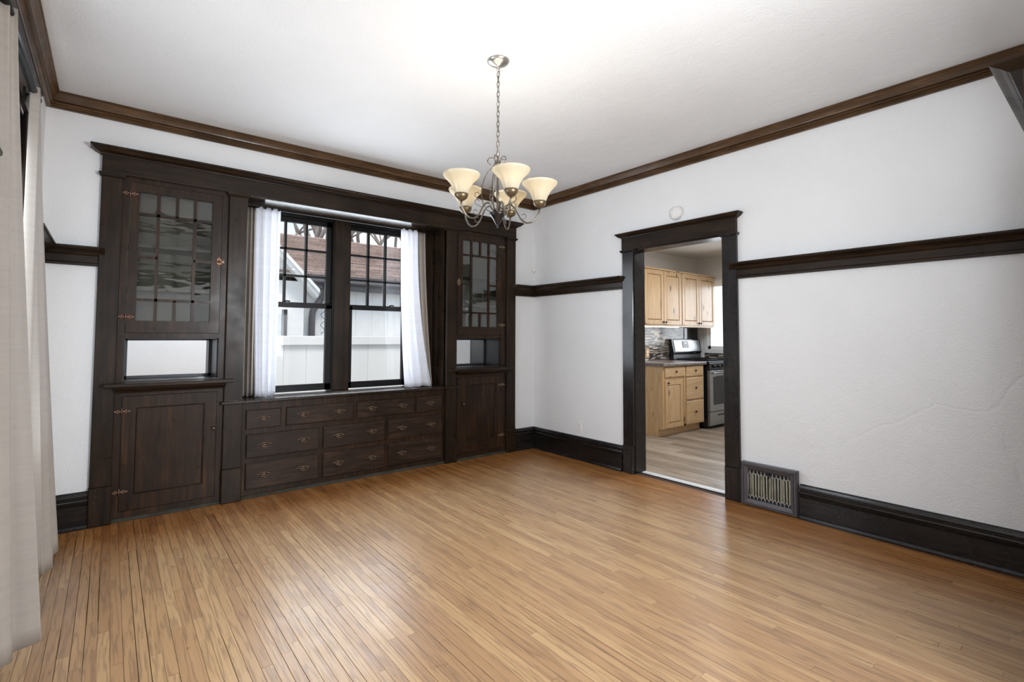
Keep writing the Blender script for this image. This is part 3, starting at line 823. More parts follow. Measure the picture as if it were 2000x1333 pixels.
def curtain(name, top, bot, zt, zb, label, mat, nu=70, nv=36, pleats=5, amp=(.012, .028), ph=0.0, belly=None, group=None, hem=True, seed=1):
    """cloth hung from the plan line top to the plan line bot; pleats swing across the line"""
    rnd = random.Random(seed)
    ph2 = rnd.uniform(0, 6)
    vs, fs = [], []
    for j in range(nv+1):
        t = j/nv; z = zt+(zb-zt)*t
        for i in range(nu+1):
            u = i/nu
            e = t if belly is None else belly(t)
            ax, ay = along(top, u); bx, by = along(bot, u)
            x = ax+(bx-ax)*e; y = ay+(by-ay)*e
            p0, p1 = along(bot, max(0, u-.08)), along(bot, min(1, u+.08))
            dx, dy = p1[0]-p0[0], p1[1]-p0[1]
            l = math.hypot(dx, dy) or 1; nx, ny = -dy/l, dx/l
            a = amp[0]+(amp[1]-amp[0])*t
            w = math.sin(2*PI*pleats*u+ph+.5*math.sin(2.2*t+ph2))+.35*math.sin(2*PI*pleats*2.3*u+ph2+1.5*t)*(1-t*.6)
            x += nx*a*w; y += ny*a*w
            vs.append((x, y, z+.004*math.sin(9*u+ph)*t))
    for j in range(nv):
        for i in range(nu):
            a = j*(nu+1)+i; fs.append((a, a+1, a+nu+2, a+nu+1))
    o = MB().add(vs, fs, True).build(name, mat)
    so = o.modifiers.new('thickness', 'SOLIDIFY'); so.thickness = .0018
    return tag(o, label, 'curtain', group)

# far panel of the left window, near panel of the left window
ease = lambda t: t**1.15
curtain('linen_curtain', ((-4.085, -1.00), (-4.055, -1.26), (-4.088, -1.27)), ((-3.948, -.99), (-3.962, -1.32), (-4.085, -1.33)), 2.355, .21,
        'long beige linen curtain at the far end of the left window', 'linen', pleats=2.2, amp=(.006, .014), ph=.5, belly=ease, seed=4)
curtain('linen_curtain', ((-4.060, -1.955), (-4.110, -2.14)), ((-3.935, -2.00), (-4.105, -2.22)), 2.355, .235,
        'long beige linen curtain at the near end of the left window, by the photo edge', 'linen', pleats=2.2, amp=(.010, .024), ph=2.6, belly=ease, seed=9)
# the pairs in the built-in recess
rod2 = tag(MB().tube([(RX0, .11, 2.286), (RX1, .11, 2.286)], .006, 8).build('curtain_rod', 'black'), 'thin dark tension rod inside the window recess of the built-in', 'curtain rod')
bl = lambda t: t-.10*math.sin(PI*t)
curtain('taupe_drape', ((-2.955, .165), (-2.872, .165)), ((-2.958, .15), (-2.862, .14)), 2.296, .764, 'taupe drape beside the left china cabinet, left of the white curtain', 'linen_brown', pleats=3.2, amp=(.012, .018), ph=1, seed=2)
curtain('white_curtain', ((-2.888, .105), (-2.702, .105)), ((-2.872, .06), (-2.722, .05)), 2.292, .762, 'white curtain covering the left side of the left window', 'sheer', pleats=3.4, amp=(.008, .016), ph=0, seed=3, belly=lambda t: t-.22*math.sin(PI*t))
curtain('white_curtain', ((-1.612, .105), (-1.428, .105)), ((-1.572, .06), (-1.285, .05)), 2.292, .762, 'white curtain covering the right side of the right window', 'sheer', pleats=3.0, amp=(.008, .018), ph=2, seed=5, belly=lambda t: t**2.2)
curtain('taupe_drape', ((-1.440, .165), (-1.315, .165)), ((-1.330, .15), (-1.225, .15)), 2.296, .764, 'taupe drape beside the narrow cabinet, right of the white curtain', 'linen_brown', pleats=3.0, amp=(.012, .016), ph=1.4, seed=6, belly=lambda t: t**1.6)

# ------------------------------------------------------------------ pier with a moulded cap at the near right
pier = struct('trim_12'); pier['label'] = 'dark moulded cap of the opening at the upper right'; pier['category'] = 'moulding'
PX, PY = -1.38+.048, -4.010-.048
MB().box(PX, -.001, YF, PY-.03, .001, 2.186).build('pier_body', 'woodv', pier)
MB().sweep([(0, 2.219), (.048, 2.219), (.048, 2.211), (.040, 2.206), (.022, 2.198), (.010, 2.190), (.004, 2.188), (0, 2.184)], [(PX, YF), (PX, PY), (-.001, PY)], 1).box(PX, -.001, YF, PY, 2.184, 2.219).build('pier_cap', 'woodh', pier)

# ------------------------------------------------------------------ wall devices
sd = thing('smoke_detector', 'round white smoke detector on the wall above the kitchen doorway', 'smoke detector', (0, -1.864, 2.316))
MB().lathe([(.060, 0), (.060, -.012), (.056, -.022), (.044, -.032), (.026, -.036), (0, -.037)], (0, -1.864, 2.316), 32, 'x').build('housing', 'plastic', sd)
MB().lathe([(.011, 0), (.011, -.003), (0, -.004)], (-.034, -1.835, 2.300), 14, 'x').build('test_button', 'plastic', sd)
MB().lathe([(.004, 0), (.004, -.003), (0, -.003)], (-.033, -1.845, 2.335), 8, 'x').build('indicator', 'plastic_dark', sd)
ms = thing('motion_sensor', 'small white motion sensor high in the room corner', 'sensor', (-.015, -.015, 2.02))
MB().ball((-.020, -.020, 2.02), .030, (.8, .8, 1.35), 16, 10).build('housing', 'plastic', ms)
MB().ball((-.034, -.040, 2.030), .011, (.8, .8, 1.2), 12, 8).build('lens', 'plastic', ms)

def outlet(loc, label, axis='x'):
    """duplex receptacle on a wall facing -x"""
    o = thing('wall_outlet', label, 'outlet', loc)
    x, y, z = loc
    MB().bev(x-.006, x, y-.036, y+.036, z-.058, z+.058, .003, 'x').build('cover_plate', 'plastic', o)
    for dz in (-.021, .021):
        r = MB().bev(x-.009, x-.004, y-.017, y+.017, z+dz-.014, z+dz+.014, .002, 'x').build('receptacle', 'plastic', o)
        MB().box(x-.0095, x-.0085, y-.008, y-.006, z+dz-.004, z+dz+.006).box(x-.0095, x-.0085, y+.006, y+.008, z+dz-.004, z+dz+.006).build('slot', 'plastic_dark', r)
    MB().lathe([(.003, 0), (.003, -.0022), (0, -.0025)], (x-.006, y, z), 8, 'x').build('screw', 'nickel', o)
    return o
outlet((0, -.708, .331), 'white wall outlet between room corner and kitchen doorway')

# floor-level register
rg = thing('wall_register', 'grey metal wall register with wire grille beside the kitchen doorway', 'register', (-.03, -2.61, 0))
ry0, ry1, rz0, rz1 = -2.415, -2.805, .004, .318
fr = MB()
oy0, oy1, oz0, oz1 = -2.452, -2.756, .040, .262
def ring(mb, a, b, xa, xb):
    """sloped rectangular ring in the y-z plane from rectangle a at xa to rectangle b at xb"""
    A = [(xa, a[0], a[2]), (xa, a[1], a[2]), (xa, a[1], a[3]), (xa, a[0], a[3])]; B = [(xb, b[0], b[2]), (xb, b[1], b[2]), (xb, b[1], b[3]), (xb, b[0], b[3])]
    mb.add(A+B, [(i, (i+1) % 4, 4+(i+1) % 4, 4+i) for i in range(4)])
def rect(d): return (ry0-d, ry1+d, rz0+d, rz1-d)
ring(fr, rect(0), rect(0), -.001, -.040); ring(fr, rect(0), rect(.008), -.040, -.050); ring(fr, rect(.008), rect(.015), -.050, -.050)
ring(fr, rect(.015), rect(.018), -.050, -.044); ring(fr, rect(.018), rect(.022), -.044, -.050); ring(fr, rect(.022), rect(.040), -.050, -.036); ring(fr, rect(.040), rect(.046), -.036, -.034); ring(fr, rect(.046), rect(.046), -.034, -.006)
fr.build('frame', 'register', rg)
MB().box(-.006, -.001, ry0-.04, ry1+.04, rz0+.04, rz1-.04).build('duct_back', 'niche', rg)
gy0, gy1, gz0, gz1 = ry0-.047, ry1+.047, rz0+.047, rz1-.047
nl = 15
for k in range(nl):
    y = gy0+(gy1-gy0)*(k+.5)/nl
    MB().prism([(-.013, y+.0085), (-.0115, y+.0085), (-.0175, y-.0055), (-.019, y-.0055)], 'z', gz0+.022, gz1-.03).build('louver', 'louver', rg)
nb = 11
wires = MB()
for k in range(nb+1):
    y = gy0+(gy1-gy0)*k/nb; st = abs(gy1-gy0)/nb
    x = -.032
    wires.tube([(x, y-.0, gz0+.034), (x, y, gz1-.042)], .0017, 5)
    if k < nb:
        for z, dz in ((gz1-.042, 1), (gz0+.034, -1)):
            wires.tube([(x, y, z), (x, y-st/2, z+dz*.020), (x, y-st/2, z+dz*.036)], .0017, 5)
            wires.tube([(x, y-st, z), (x, y-st/2, z+dz*.020)], .0017, 5)
wires.build('grille', 'regwire', rg)
MB().tube([(-.034, (gy0+gy1)/2, gz1), (-.040, (gy0+gy1)/2-.002, gz1-.02), (-.040, (gy0+gy1)/2-.006, gz1-.042)], [.004, .005, .004], 8).build('damper_lever', 'black', rg)

# ------------------------------------------------------------------ chandelier
AX, AY = -2.114, -2.101
ch = thing('chandelier', 'five-arm pewter chandelier with lit cream glass bell shades hanging by a chain', 'chandelier', (AX, AY, H))
def P(r, a, z): return (AX+r*math.cos(a), AY+r*math.sin(a), z)
MB().lathe([(.062, H), (.062, H-.004), (.056, H-.012), (.040, H-.022), (.018, H-.030), (.008, H-.034), (.007, H-.044), (0, H-.045)], (AX, AY, 0), 32).build('canopy', 'nickel', ch)
MB().tube([(AX+.012*math.cos(t), AY, H-.052+.012*math.sin(t)) for t in [2*PI*k/14 for k in range(14)]], .0022, 6, True).build('canopy_loop', 'nickel', ch)
lk = MB()
pts = []
for k in range(18):
    t = 2*PI*k/18; pts.append((.0075*math.cos(t), 0, .0155*math.sin(t)+(.0035 if math.sin(t) > 0 else -.0035)))
lk = MB().tube(pts, .0019, 6, True).mesh('chain_link', 'bronze')
z = H-.078; k = 0
while z > 2.262:
    share(lk, 'chain_link', ch, (0, 0, z-H), rot=(0, 0, (.5 if k % 2 else .5+PI/2))); z -= .0285; k += 1
MB().tube([(AX+.004, AY+.003, H-.04), (AX-.004, AY+.004, 2.55), (AX+.003, AY, 2.25)], .0016, 5).build('lamp_cord', 'nickel', ch)
MB().lathe([(0, 2.262), (.006, 2.258), (.007, 2.250), (.0055, 2.235), (.010, 2.225), (.012, 2.215), (.007, 2.205), (.006, 2.06), (.009, 2.05), (.009, 2.03), (.0065, 2.02), (.0065, 1.965), (.014, 1.955), (.022, 1.945), (.030, 1.936)], (AX, AY, 0), 16).build('stem', 'bronze', ch)
MB().lathe([(.030, 1.938), (.046, 1.932), (.046, 1.926), (.038, 1.916), (.026, 1.900), (.016, 1.882), (.008, 1.868), (.003, 1.862), (.006, 1.857), (.004, 1.851), (0, 1.850)], (AX, AY, 0), 24).build('finial', 'finial', ch)
# the shade angles: measured around the direction towards the camera
a0 = math.atan2(CAM.y-AY, CAM.x-AX)
ZH = 1.968
shade_prof = [(.030, .002), (.034, .006), (.040, .020), (.046, .036), (.053, .052), (.063, .068), (.078, .084), (.092, .098), (.098, .108), (.099, .115), (.096, .116), (.090, .104), (.076, .088), (.060, .070), (.050, .053), (.043, .036), (.037, .020), (.031, .010)]
sm_ = MB().lathe(shade_prof, (0, 0, 0), 36, cap=False).mesh('shade', 'shade')
for i, dphi in enumerate((17, -55, 89, -127, 161)):
    a = a0+math.radians(dphi)
    S = .235
    path = [(.020, 1.938), (.030, 1.955), (.045, 1.975), (.062, 1.984), (.080, 1.978), (.096, 1.960), (.110, 1.934), (.124, 1.908), (.142, 1.890), (.164, 1.880), (.188, 1.884), (.210, 1.900), (.226, 1.926), (.234, 1.950), (.235, ZH)]
    arm = MB().tube([P(r, a, z) for r, z in path], .0048, 8).build('arm', 'bronze', ch)
    # flat scroll springing from the arm
    sc = [(.110, 1.934), (.120, 1.915), (.134, 1.903), (.150, 1.902), (.160, 1.912), (.158, 1.926), (.146, 1.932), (.136, 1.926)]
    MB().tube([P(r, a+.02, z) for r, z in sc], .0022, 6).build('scroll', 'bronze', arm)
    bow = [(.030, 1.938), (.058, 1.950), (.080, 1.985), (.090, 2.03), (.088, 2.08), (.074, 2.13), (.052, 2.17), (.030, 2.195), (.016, 2.212), (.016, 2.234), (.032, 2.250), (.050, 2.246), (.058, 2.230), (.052, 2.214), (.038, 2.210)]
    MB().tube([P(r, a+math.radians(36), z) for r, z in bow], .0030, 6).build('bow', 'bronze', ch)
    for zz, sg in ((2.035, 1), (1.995, 1)):
        q = [(.088-.002*sg, zz-.03), (.100, zz-.020), (.116, zz-.014), (.128, zz-.004), (.126, zz+.012), (.112, zz+.018), (.102, zz+.008)]
        MB().tube([P(r, a+math.radians(36), z) for r, z in q], .0020, 6).build('scroll', 'bronze', ch)
    MB().lathe([(0, ZH-.004), (.010, ZH-.003), (.022, ZH+.004), (.032, ZH+.013), (.036, ZH+.024), (.037, ZH+.034), (.033, ZH+.034), (.028, ZH+.030)], P(S, a, 0), 24).build('shade_holder', 'holder', arm)
    sh = share(sm_, 'shade', ch, (S*math.cos(a), S*math.sin(a), ZH+.026-H))
    b = MB().ball(P(S, a, ZH+.120), .019, (1, 1, 1.15), 14, 10).build('bulb', 'bulb', ch)
    MB().lathe([(.014, ZH+.03), (.014, ZH+.085), (.010, ZH+.108)], P(S, a, 0), 12).build('socket', 'plastic', arm)
    lamp('bulb_light', 'POINT', P(S, a, ZH+.134), 1.75, (1, .93, .83), radius=.026).parent = None

# ------------------------------------------------------------------ kitchen
KX, KY, KH = 3.42, .0, 2.475
shell('wall_kitchen_back', MB().box(.14, KX+.1, .0, .12, -.1, KH+.1), 'kwall', 'wall', 'kitchen wall behind the pine cabinets')
KW = (-.14, -1.25, 1.04, 2.10)
shell('wall_kitchen_far', MB().box(KX, KX+.12, .0, KW[0], 0, KH).box(KX, KX+.12, KW[1], -3.6, 0, KH).box(KX, KX+.12, KW[0], KW[1], 0, KW[2]).box(KX, KX+.12, KW[0], KW[1], KW[3], KH), 'kwall', 'wall', 'kitchen end wall with the white window')
shell('wall_kitchen_front', MB().box(.14, KX, -3.6, -3.5, 0, KH), 'kwall', 'wall', 'kitchen wall opposite the pine cabinets')
shell('ceiling_kitchen', MB().box(.14, KX+.1, -3.6, .1, KH, KH+.08), 'kwall', 'ceiling', 'pale kitchen ceiling')
kf = shell('floor_kitchen', MB().box(.14, KX, -3.5, 0, -.06, -.006), 'gap', 'floor', 'grey-brown plank floor of the kitchen')
LW = .152
kb = MB().prism([(-LW/2+.0006, -.006), (LW/2-.0006, -.006), (LW/2-.0006, -.001), (LW/2-.0016, 0), (-LW/2+.0016, 0), (-LW/2+.0006, -.001)], 'y', 0, 1).mesh('plank', 'lvp')
for r in range(int((KX-.14)/LW)+1):
    y1 = 0.0; first = random.uniform(.3, 1.2)
    while y1 > -3.5:
        L = first if y1 == 0 else 1.22
        y0 = max(y1-L, -3.5)
        share(kb, 'plank', kf, (.14+LW*(r+.5), y0+.0005, random.uniform(-.0003, .0003)), (1, y1-y0-.001, 1)); y1 = y0

bc = thing('base_cabinet', 'knotty pine base cabinet with one door and four drawers left of the stove', 'cabinet', (2.07, -.3, 0))
BY = -.597
MB().box(1.615, 2.555, -.53, -.01, .001, .105).box(1.618, 2.555, BY+.02, -.01, .105, .876).build('carcass', 'pinev', bc)
MB().box(1.613, 1.618, -.53, -.01, .001, .876).box(1.613, 1.618, BY, -.53, .10, .876).build('end_panel', 'pinev', bc)
MB().box(1.618, 1.655, BY, BY+.02, .10, .876).box(2.075, 2.122, BY, BY+.02, .10, .876).box(2.520, 2.555, BY, BY+.02, .10, .876).box(1.655, 2.520, BY, BY+.02, .10, .125).box(1.655, 2.52, BY, BY+.02, .868, .876).box(1.655, 2.075, BY, BY+.02, .705, .74).box(2.122, 2.52, BY, BY+.02, .715, .735).box(2.122, 2.52, BY, BY+.02, .41, .43).build('face_frame', 'pinev', bc)
def pine_door(parent, name, x0, x1, z0, z1, yf, knob, st=.058):
    d = MB().bev(x0, x0+st, yf-.020, yf, z0, z1, .004).bev(x1-st, x1, yf-.020, yf, z0, z1, .004).box(x0+st, x1-st, yf-.019, yf, z0, z0+st).box(x0+st, x1-st, yf-.019, yf, z1-st, z1).build(name, 'pinev', parent)
    mb = MB(); mb.bev(x0+st+.002, x1-st-.002, yf-.017, yf-.004, z0+st+.002, z1-st-.002, .012); mb.build('raised_panel', 'pinev', d)
    knob_mb((knob[0], yf-.020, knob[1]), .014).build('knob', 'black', d)
def pine_drawer(parent, x0, x1, z0, z1, yf):
    d = MB().bev(x0, x1, yf-.020, yf, z0, z1, .006).build('drawer', 'pineh', parent)
    knob_mb(((x0+x1)/2, yf-.020, (z0+z1)/2+.005), .014).build('knob', 'black', d)
pine_drawer(bc, 1.648, 2.090, .742, .868, BY)
pine_door(bc, 'door', 1.648, 2.035, .112, .704, BY, (1.69, .672))
pine_drawer(bc, 2.114, 2.522, .734, .872, BY)
pine_drawer(bc, 2.118, 2.526, .432, .716, BY)
pine_drawer(bc, 2.112, 2.520, .112, .410, BY)
tag(MB().bev(1.588, 2.582, -.637, -.002, .878, .918, .006).build('countertop', 'counter'), 'brown speckled laminate countertop on the pine base cabinet', 'countertop')
def wall_cab(x0, x1, label):
    w = thing('wall_cabinet', label, 'cabinet', ((x0+x1)/2, -.15, 1.405))
    MB().box(x0, x1, -.318, -.003, 1.405, 2.165).build('carcass', 'pinev', w)
    MB().box(x0-.002, x1+.002, -.350, -.003, 2.150, 2.168).build('top_board', 'pineh', w)
    MB().box(x0, x1, -.325, -.303, 1.392, 1.412).build('light_rail', 'pineh', w)
    c = (x0+x1)/2
    pine_door(w, 'door', x0+.006, c-.003, 1.42, 2.146, -.318, (c-.028, 1.452))
    pine_door(w, 'door', c+.003, x1-.006, 1.42, 2.146, -.318, (c+.028, 1.452))
wall_cab(1.615, 2.468, 'pine wall cabinet above the mosaic backsplash, nearer the doorway')
wall_cab(2.474, 3.345, 'pine wall cabinet above the stove, beside the kitchen window')
tag(MB().box(1.65, 2.44, -.300, -.270, 1.384, 1.392).build('led_strip', 'led'), 'lit white light strip under the pine wall cabinet', 'light')
# mosaic backsplash: strips of glass, real pieces joined
mo = MB()
def mosaic(mb, fixed, a0, a1, z0, z1, axis):
    z = z0; rr = random.Random(3)
    while z < z1-.004:
        h = rr.choice((.0125, .0125, .018)); h = min(h, z1-z); a = a0-rr.random()*.08
        while a < a1:
            l = rr.choice((.05, .075, .10, .13)); b = min(a+l, a1); s = max(a, a0)
            if b-s > .006:
                d = rr.uniform(.004, .007)
                if axis == 'y': mb.box(s+.001, b-.001, fixed-d, fixed, z+.001, z+h-.001)
                else: mb.box(fixed-d, fixed, s+.001, b-.001, z+.001, z+h-.001)
            a += l
        z += h
mosaic(mo, -.0005, 1.45, 3.02, .92, 1.40, 'y'); mo.build('mosaic_tiles', 'mosaic', bpy.data.objects['wall_kitchen_back'], kind='stuff')
mo = MB(); mosaic(mo, KX-.0005, -1.25, -.12, .92, 1.025, 'x'); mo.build('mosaic_tiles', 'mosaic', bpy.data.objects['wall_kitchen_far'], kind='stuff')
tag(MB().bev(3.03, 3.40, -.012, -.001, 1.0, 1.392, .003).build('splash_panel', 'ovenglass'), 'dark glossy splash panel on the wall behind the stove', 'panel')
# beige outlet at the left end of the backsplash
ko = thing('wall_outlet', 'beige outlet plate on the mosaic backsplash above the countertop', 'outlet', (2.11, -.008, 1.02))
MB().bev(2.07, 2.15, -.016, -.008, .955, 1.085, .003).build('cover_plate', 'pinev', ko)
for dz in (-.021, .021): MB().bev(2.095, 2.125, -.019, -.014, 1.02+dz-.014, 1.02+dz+.014, .002).build('receptacle', 'plastic', ko)

# gas range
st = thing('gas_range', 'stainless gas range with black sides beside the pine base cabinet', 'stove', (2.98, -.33, 0))
SX0, SX1, SY = 2.600, 3.362, -.655
MB().box(SX0, SX1, SY+.03, -.03, .03, .900).box(SX0+.03, SX1-.03, SY+.08, -.05, .0, .03).build('body', 'enamel', st)
MB().bev(SX0-.004, SX1+.004, SY+.005, -.03, .900, .918, .005, 'z', False).build('cooktop', 'enamel', st)
gr = MB()
for x in (SX0+.06, SX0+.19, SX0+.32, SX0+.44, SX0+.57, SX0+.70): gr.box(x-.005, x+.005, SY+.06, -.13, .928, .942)
for y in (SY+.06, SY+.17, SY+.30, SY+.42, -.13): gr.box(SX0+.05, SX1-.05, y-.005, y+.005, .928, .942)
for x in (SX0+.06, SX0+.38, SX0+.70):
    for y in (SY+.07, -.14): gr.box(x-.006, x+.006, y-.006, y+.006, .917, .93)
gr.build('grates', 'black', st)
for x in (SX0+.19, SX0+.57):
    for y in (SY+.17, SY+.42): MB().lathe([(.045, .917), (.045, .924), (.030, .930), (0, .930)], (x, y, 0), 20).build('burner', 'black', st)
bgd = MB().prism([(-.03, .918), (-.085, .918), (-.085, 1.0), (-.098, 1.03), (-.060, 1.215), (-.03, 1.222)], 'x', SX0+.02, SX1-.0).build('backguard', 'enamel', st)
def slab(x0, x1, p0, p1, off, th=.006):
    """panel lying on the sloped face between two (y, z) points"""
    (ya, za), (yb, zb) = p0, p1
    d = Vector((0, yb-ya, zb-za)).normalized(); n = Vector((0, -d.z, d.y))
    a = Vector((0, ya, za))+n*off; b = Vector((0, yb, zb))+n*off
    vs = [(x, *(q+n*t).yz) for t in (0, th) for q in (a, b) for x in (x0, x1)]
    return MB().add(vs, [(0, 1, 3, 2), (4, 6, 7, 5), (0, 4, 5, 1), (2, 3, 7, 6), (0, 2, 6, 4), (1, 5, 7, 3)])
slab(SX0+.055, SX1-.03, (-.0965, 1.040), (-.0625, 1.200), .001).build('backguard_panel', 'steel', bgd)
slab(SX0+.27, SX0+.42, (-.0860, 1.090), (-.0640, 1.190), .008, .004).build('clock_display', 'ovenglass', bgd)
MB().box(SX0+.335, SX0+.355, -.0900, -.084, 1.158, 1.168).build('clock_digits', emit_mat('lit_clock', (.7, .9, 1), 3), bgd)
MB().box(SX0+.03, SX1-.01, -.092, -.086, .925, .992).build('backguard_base', 'steel', bgd)
MB().bev(SX0+.004, SX1-.004, SY-.004, SY+.03, .800, .898, .006).build('control_panel', 'enamel', st)
for k in range(5):
    x = SX0+.12+k*.13
    MB().lathe([(0, -.030), (.017, -.028), (.020, -.006), (.022, 0)], (x, SY-.004, .850), 18, 'y').build('burner_knob', 'black', st)
ov = MB().bev(SX0+.006, SX1-.006, SY-.012, SY+.03, .235, .792, .005).build('oven_door', 'steel', st)
MB().bev(SX0+.085, SX1-.085, SY-.016, SY-.010, .325, .715, .003).build('oven_window', 'ovenglass', ov)
MB().tube([(SX0+.03, SY-.052, .762), (SX1-.03, SY-.052, .762)], .012, 12).box(SX0+.03, SX0+.055, SY-.052, SY-.010, .752, .772).box(SX1-.055, SX1-.03, SY-.052, SY-.010, .752, .772).build('oven_handle', 'steel', ov)
dr = MB().bev(SX0+.006, SX1-.006, SY-.010, SY+.03, .045, .228, .005).build('storage_drawer', 'steel', st)
MB().bev(SX0+.20, SX1-.20, SY-.014, SY-.006, .170, .192, .003).build('drawer_handle', 'enamel', dr)
# kitchen window
kw = struct('window_4'); kw['label'] = 'white kitchen window right of the pine wall cabinet'; kw['category'] = 'window'
y0, y1, z0, z1 = KW
fr = MB()
for a, b, c, d in ((y0+.03, y0-.03, z0-.03, z1+.03), (y1+.03, y1-.03, z0-.03, z1+.03)): fr.box(KX-.012, KX+.06, a, b, c, d)
fr.box(KX-.012, KX+.06, y0, y1, z1-.03, z1+.03).box(KX-.025, KX+.06, y0, y1, z0-.03, z0+.03)
fr.build('frame', 'winwhite', kw)
sh = MB()
ym = (y0+y1)/2
for a, b, xo in ((y0-.03, ym-.02, 0), (ym+.02, y1+.03, .02)):
    sa = MB().box(KX+.01+xo, KX+.04+xo, a, a-.045, z0+.03, z1-.03).box(KX+.01+xo, KX+.04+xo, b+.045, b, z0+.03, z1-.03).box(KX+.01+xo, KX+.04+xo, a, b, z0+.03, z0+.075).box(KX+.01+xo, KX+.04+xo, a, b, z1-.075, z1-.03).build('sash', 'winwhite', kw)
    MB().box(KX+.022+xo, KX+.026+xo, a-.04, b+.04, z0+.07, z1-.07).build('pane', 'glass', sa)
MB().box(KX-.012, KX, -.025, -.095, .93, 1.40).build('side_casing', 'winwhite', kw)

# ------------------------------------------------------------------ outside
lawn = MB().box(-14, 14, .41, 26, -.46, -.40).build('lawn', 'lawn'); lawn['kind'] = 'structure'; lawn['label'] = 'dull winter lawn behind the white fence'; lawn['category'] = 'ground'
fen = thing('vinyl_fence', 'white vinyl privacy fence outside the two windows', 'fence', (-1.5, 2.5, -.4))
bm_ = MB().bev(-.139, .139, -.012, .012, 0, 1.55, .004).mesh('fence_board', 'vinyl')
for k in range(34): share(bm_, 'fence_board', fen, (-4.6+k*.28, .02, 0))
MB().bev(-6.3, 3.4, 2.47, 2.55, 1.128, 1.246, .004).build('top_rail', 'vinyl', fen)
MB().bev(-6.3, 3.4, 2.47, 2.55, -.35, -.20, .004).build('bottom_rail', 'vinyl', fen)

nh = thing('neighbor_house', 'white house with brown shingled roof beyond the vinyl fence', 'house', (1, 7, -.4))
MB().box(-1.6, 9.5, 4.32, 11.5, -.4, 2.25).build('wall', 'siding', nh)
MB().box(-9, -1.36, 4.05, 9.0, -.4, 2.05).prism([(-6.2, 2.05), (-1.36, 2.05), (-1.36, 2.10), (-3.78, 4.6), (-6.2, 2.10)], 'y', 4.05, 9.0).build('wall', 'siding', nh)
# vertical siding boards
sb = MB().bev(-.148, .148, -.012, .0, 0, 1, .004).mesh('siding_board', 'siding')
for k in range(30): share(sb, 'siding_board', nh, (-2.0+.15+k*.30-1+1-.6, 4.32-7, .0), (1, 1, 2.62))
# gutter and fascia
MB().bev(-1.30, 9.5, 4.02, 4.14, 2.13, 2.25, .015).build('gutter', 'fascia', nh)
MB().box(-1.30, 9.5, 4.12, 4.16, 2.03, 2.24).box(-1.3, 9.5, 4.14, 4.32, 2.03, 2.06).build('fascia', 'fascia', nh)
# downspout with its offset bends
MB().tube([(-.98, 4.08, 2.14), (-.98, 4.10, 2.03), (-1.01, 4.18, 1.92), (-1.11, 4.22, 1.76), (-1.16, 4.24, 1.66), (-1.17, 4.245, 1.55), (-1.17, 4.245, -.3)], .052, 10).build('downspout', 'fascia', nh)
# wing: rake boards, soffit, window
for s in (1,):
    MB().prism([(-1.20, 1.93), (-1.20, 1.99), (-3.78, 4.72), (-3.78, 4.62)], 'y', 3.78, 3.82).build('rake_board', 'vinyl', nh)
    MB().prism([(-1.21, 1.86), (-1.20, 1.93), (-3.78, 4.62), (-3.78, 4.54)], 'y', 3.83, 4.06).build('rake_soffit', 'siding', nh)
MB().tube([(-1.04+.04*math.sin(k*1.7), 4.10, 2.05-.045*k) for k in range(18)], .006, 5).build('string_light_cord', 'fascia', nh)
wn = MB().box(-2.35, -2.27, 4.00, 4.06, 1.0, 1.66).box(-1.70, -1.62, 4.00, 4.06, 1.0, 1.66).box(-2.35, -1.62, 4.00, 4.06, 1.58, 1.66).build('window', 'fascia', nh)
MB().box(-2.27, -1.70, 4.03, 4.05, 1.0, 1.58).build('pane', 'greenpane', wn)
# shingled roofs: courses of shingles, joined
def courses(mb, a, b, run0, run1, n, rnd, along='x'):
    """courses from the eave (y, z)=run0 to the ridge run1 between x=a and x=b"""
    (ya, za), (yb, zb) = run0, run1
    d = Vector((0, yb-ya, zb-za)); Ln = d.length; d /= Ln; nn = Vector((0, -d.z, d.y))
    if nn.z < 0: nn = -nn
    for i in range(n):
        p0 = Vector((0, ya, za))+d*(Ln*i/n-.02); p1 = Vector((0, ya, za))+d*(Ln*(i+1)/n)
        x = a-rnd.random()*.3
        while x < b:
            w = rnd.choice((.25, .32, .32, .40)); x0, x1 = max(x, a), min(x+w, b); x += w
            if x1-x0 < .02: continue
            t = rnd.uniform(.022, .045)
            q = [p0+nn*t, p0, p1, p1+nn*.002]
            vs = [(x0+.003, v.y, v.z) for v in q]+[(x1-.003, v.y, v.z) for v in q]
            mb.add(vs, [(0, 1, 5, 4), (3, 0, 4, 7), (0, 3, 2, 1), (4, 5, 6, 7)])
    return mb
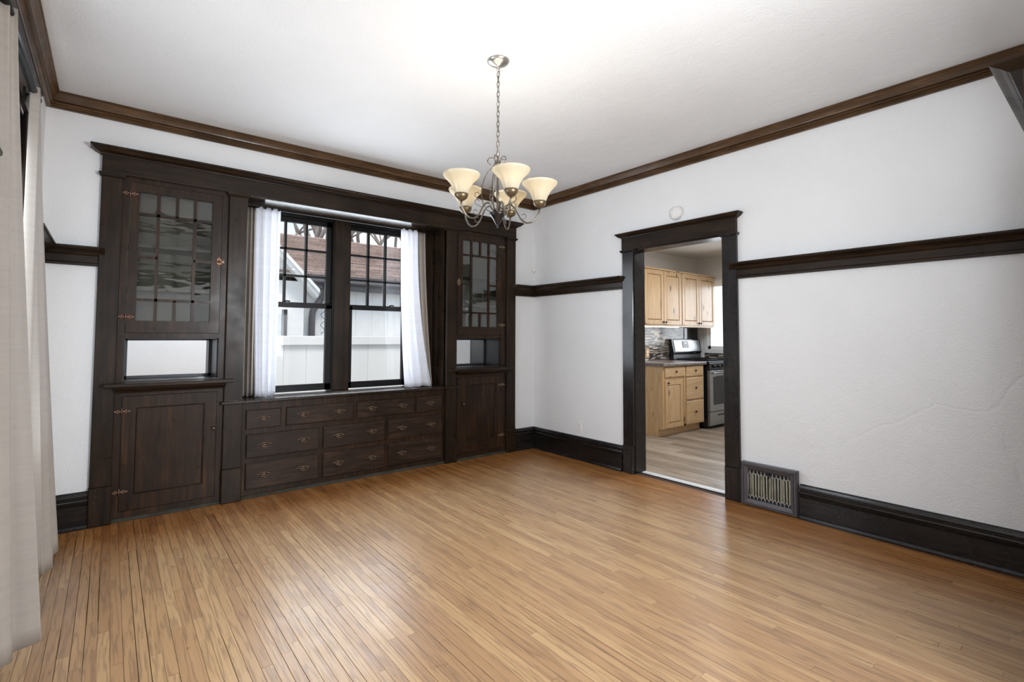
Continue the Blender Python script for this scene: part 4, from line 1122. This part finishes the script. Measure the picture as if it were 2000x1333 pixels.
rn = random.Random(11)
MB().prism([(4.05, 2.22), (8.0, 3.56), (12, 2.22), (12, 2.12), (4.05, 2.12)], 'x', -5.0, 9.8).build('roof_deck', 'fascia', nh)
courses(MB(), -5.0, 9.8, (4.03, 2.25), (8.0, 3.60), 28, rn).build('roof_shingles', 'shingle', nh, kind='stuff')
MB().prism([(7.85, 3.56), (8.0, 3.625), (8.15, 3.56)], 'x', -5.0, 9.8).build('ridge_cap', 'shingle', nh)

# bare trees behind the roof
def tree(x, y, h, seed, label, lean=0.0):
    rr = random.Random(seed)
    t = thing('bare_tree', label, 'tree', (x, y, -.4), 'bare trees behind the neighboring roof')
    trunk, br = MB(), MB()
    def grow(p, d, L, r, depth, mb):
        pts = [p]; n = 4
        for k in range(n):
            d = (d+Vector((rr.uniform(-.18, .18), rr.uniform(-.18, .18), rr.uniform(-.02, .12)))).normalized()
            pts.append(pts[-1]+d*L/n)
        mb.tube(pts, [r*(1-.4*k/n) for k in range(n+1)], 6 if depth < 2 else 4)
        if depth >= 6 or r < .005: return
        for k in range(rr.choice((2, 3)) if depth else 5):
            b = pts[rr.choice((2, 3, 4, 4) if depth else (3, 4))]
            nd = (d+Vector((rr.uniform(-.9, .9), rr.uniform(-.9, .9), rr.uniform(-.1, .6)))).normalized()
            grow(b, nd, L*rr.uniform(.55, .8), r*rr.uniform(.45, .65), depth+1, br)
    grow(Vector((x, y, -.4)), Vector((lean, 0, 1)).normalized(), h, .13, 0, trunk)
    trunk.build('trunk', 'bark', t); br.build('branches', 'bark', t)
tree(.15, 12.5, 4.2, 3, 'bare grey tree seen in the leftmost pane of the left window')
tree(1.35, 13.0, 4.8, 8, 'bare grey tree seen in the middle of the left window', .05)
tree(2.25, 12.8, 4.6, 12, 'bare grey tree with forked trunk beside the right stile of the left window', -.06)
tree(3.2, 13.6, 4.4, 21, 'bare grey tree seen in the right window next to the mullion', .12)
tree(5.2, 14.5, 4.2, 34, 'bare grey tree with thin twigs in the right window by the white curtain', -.1)
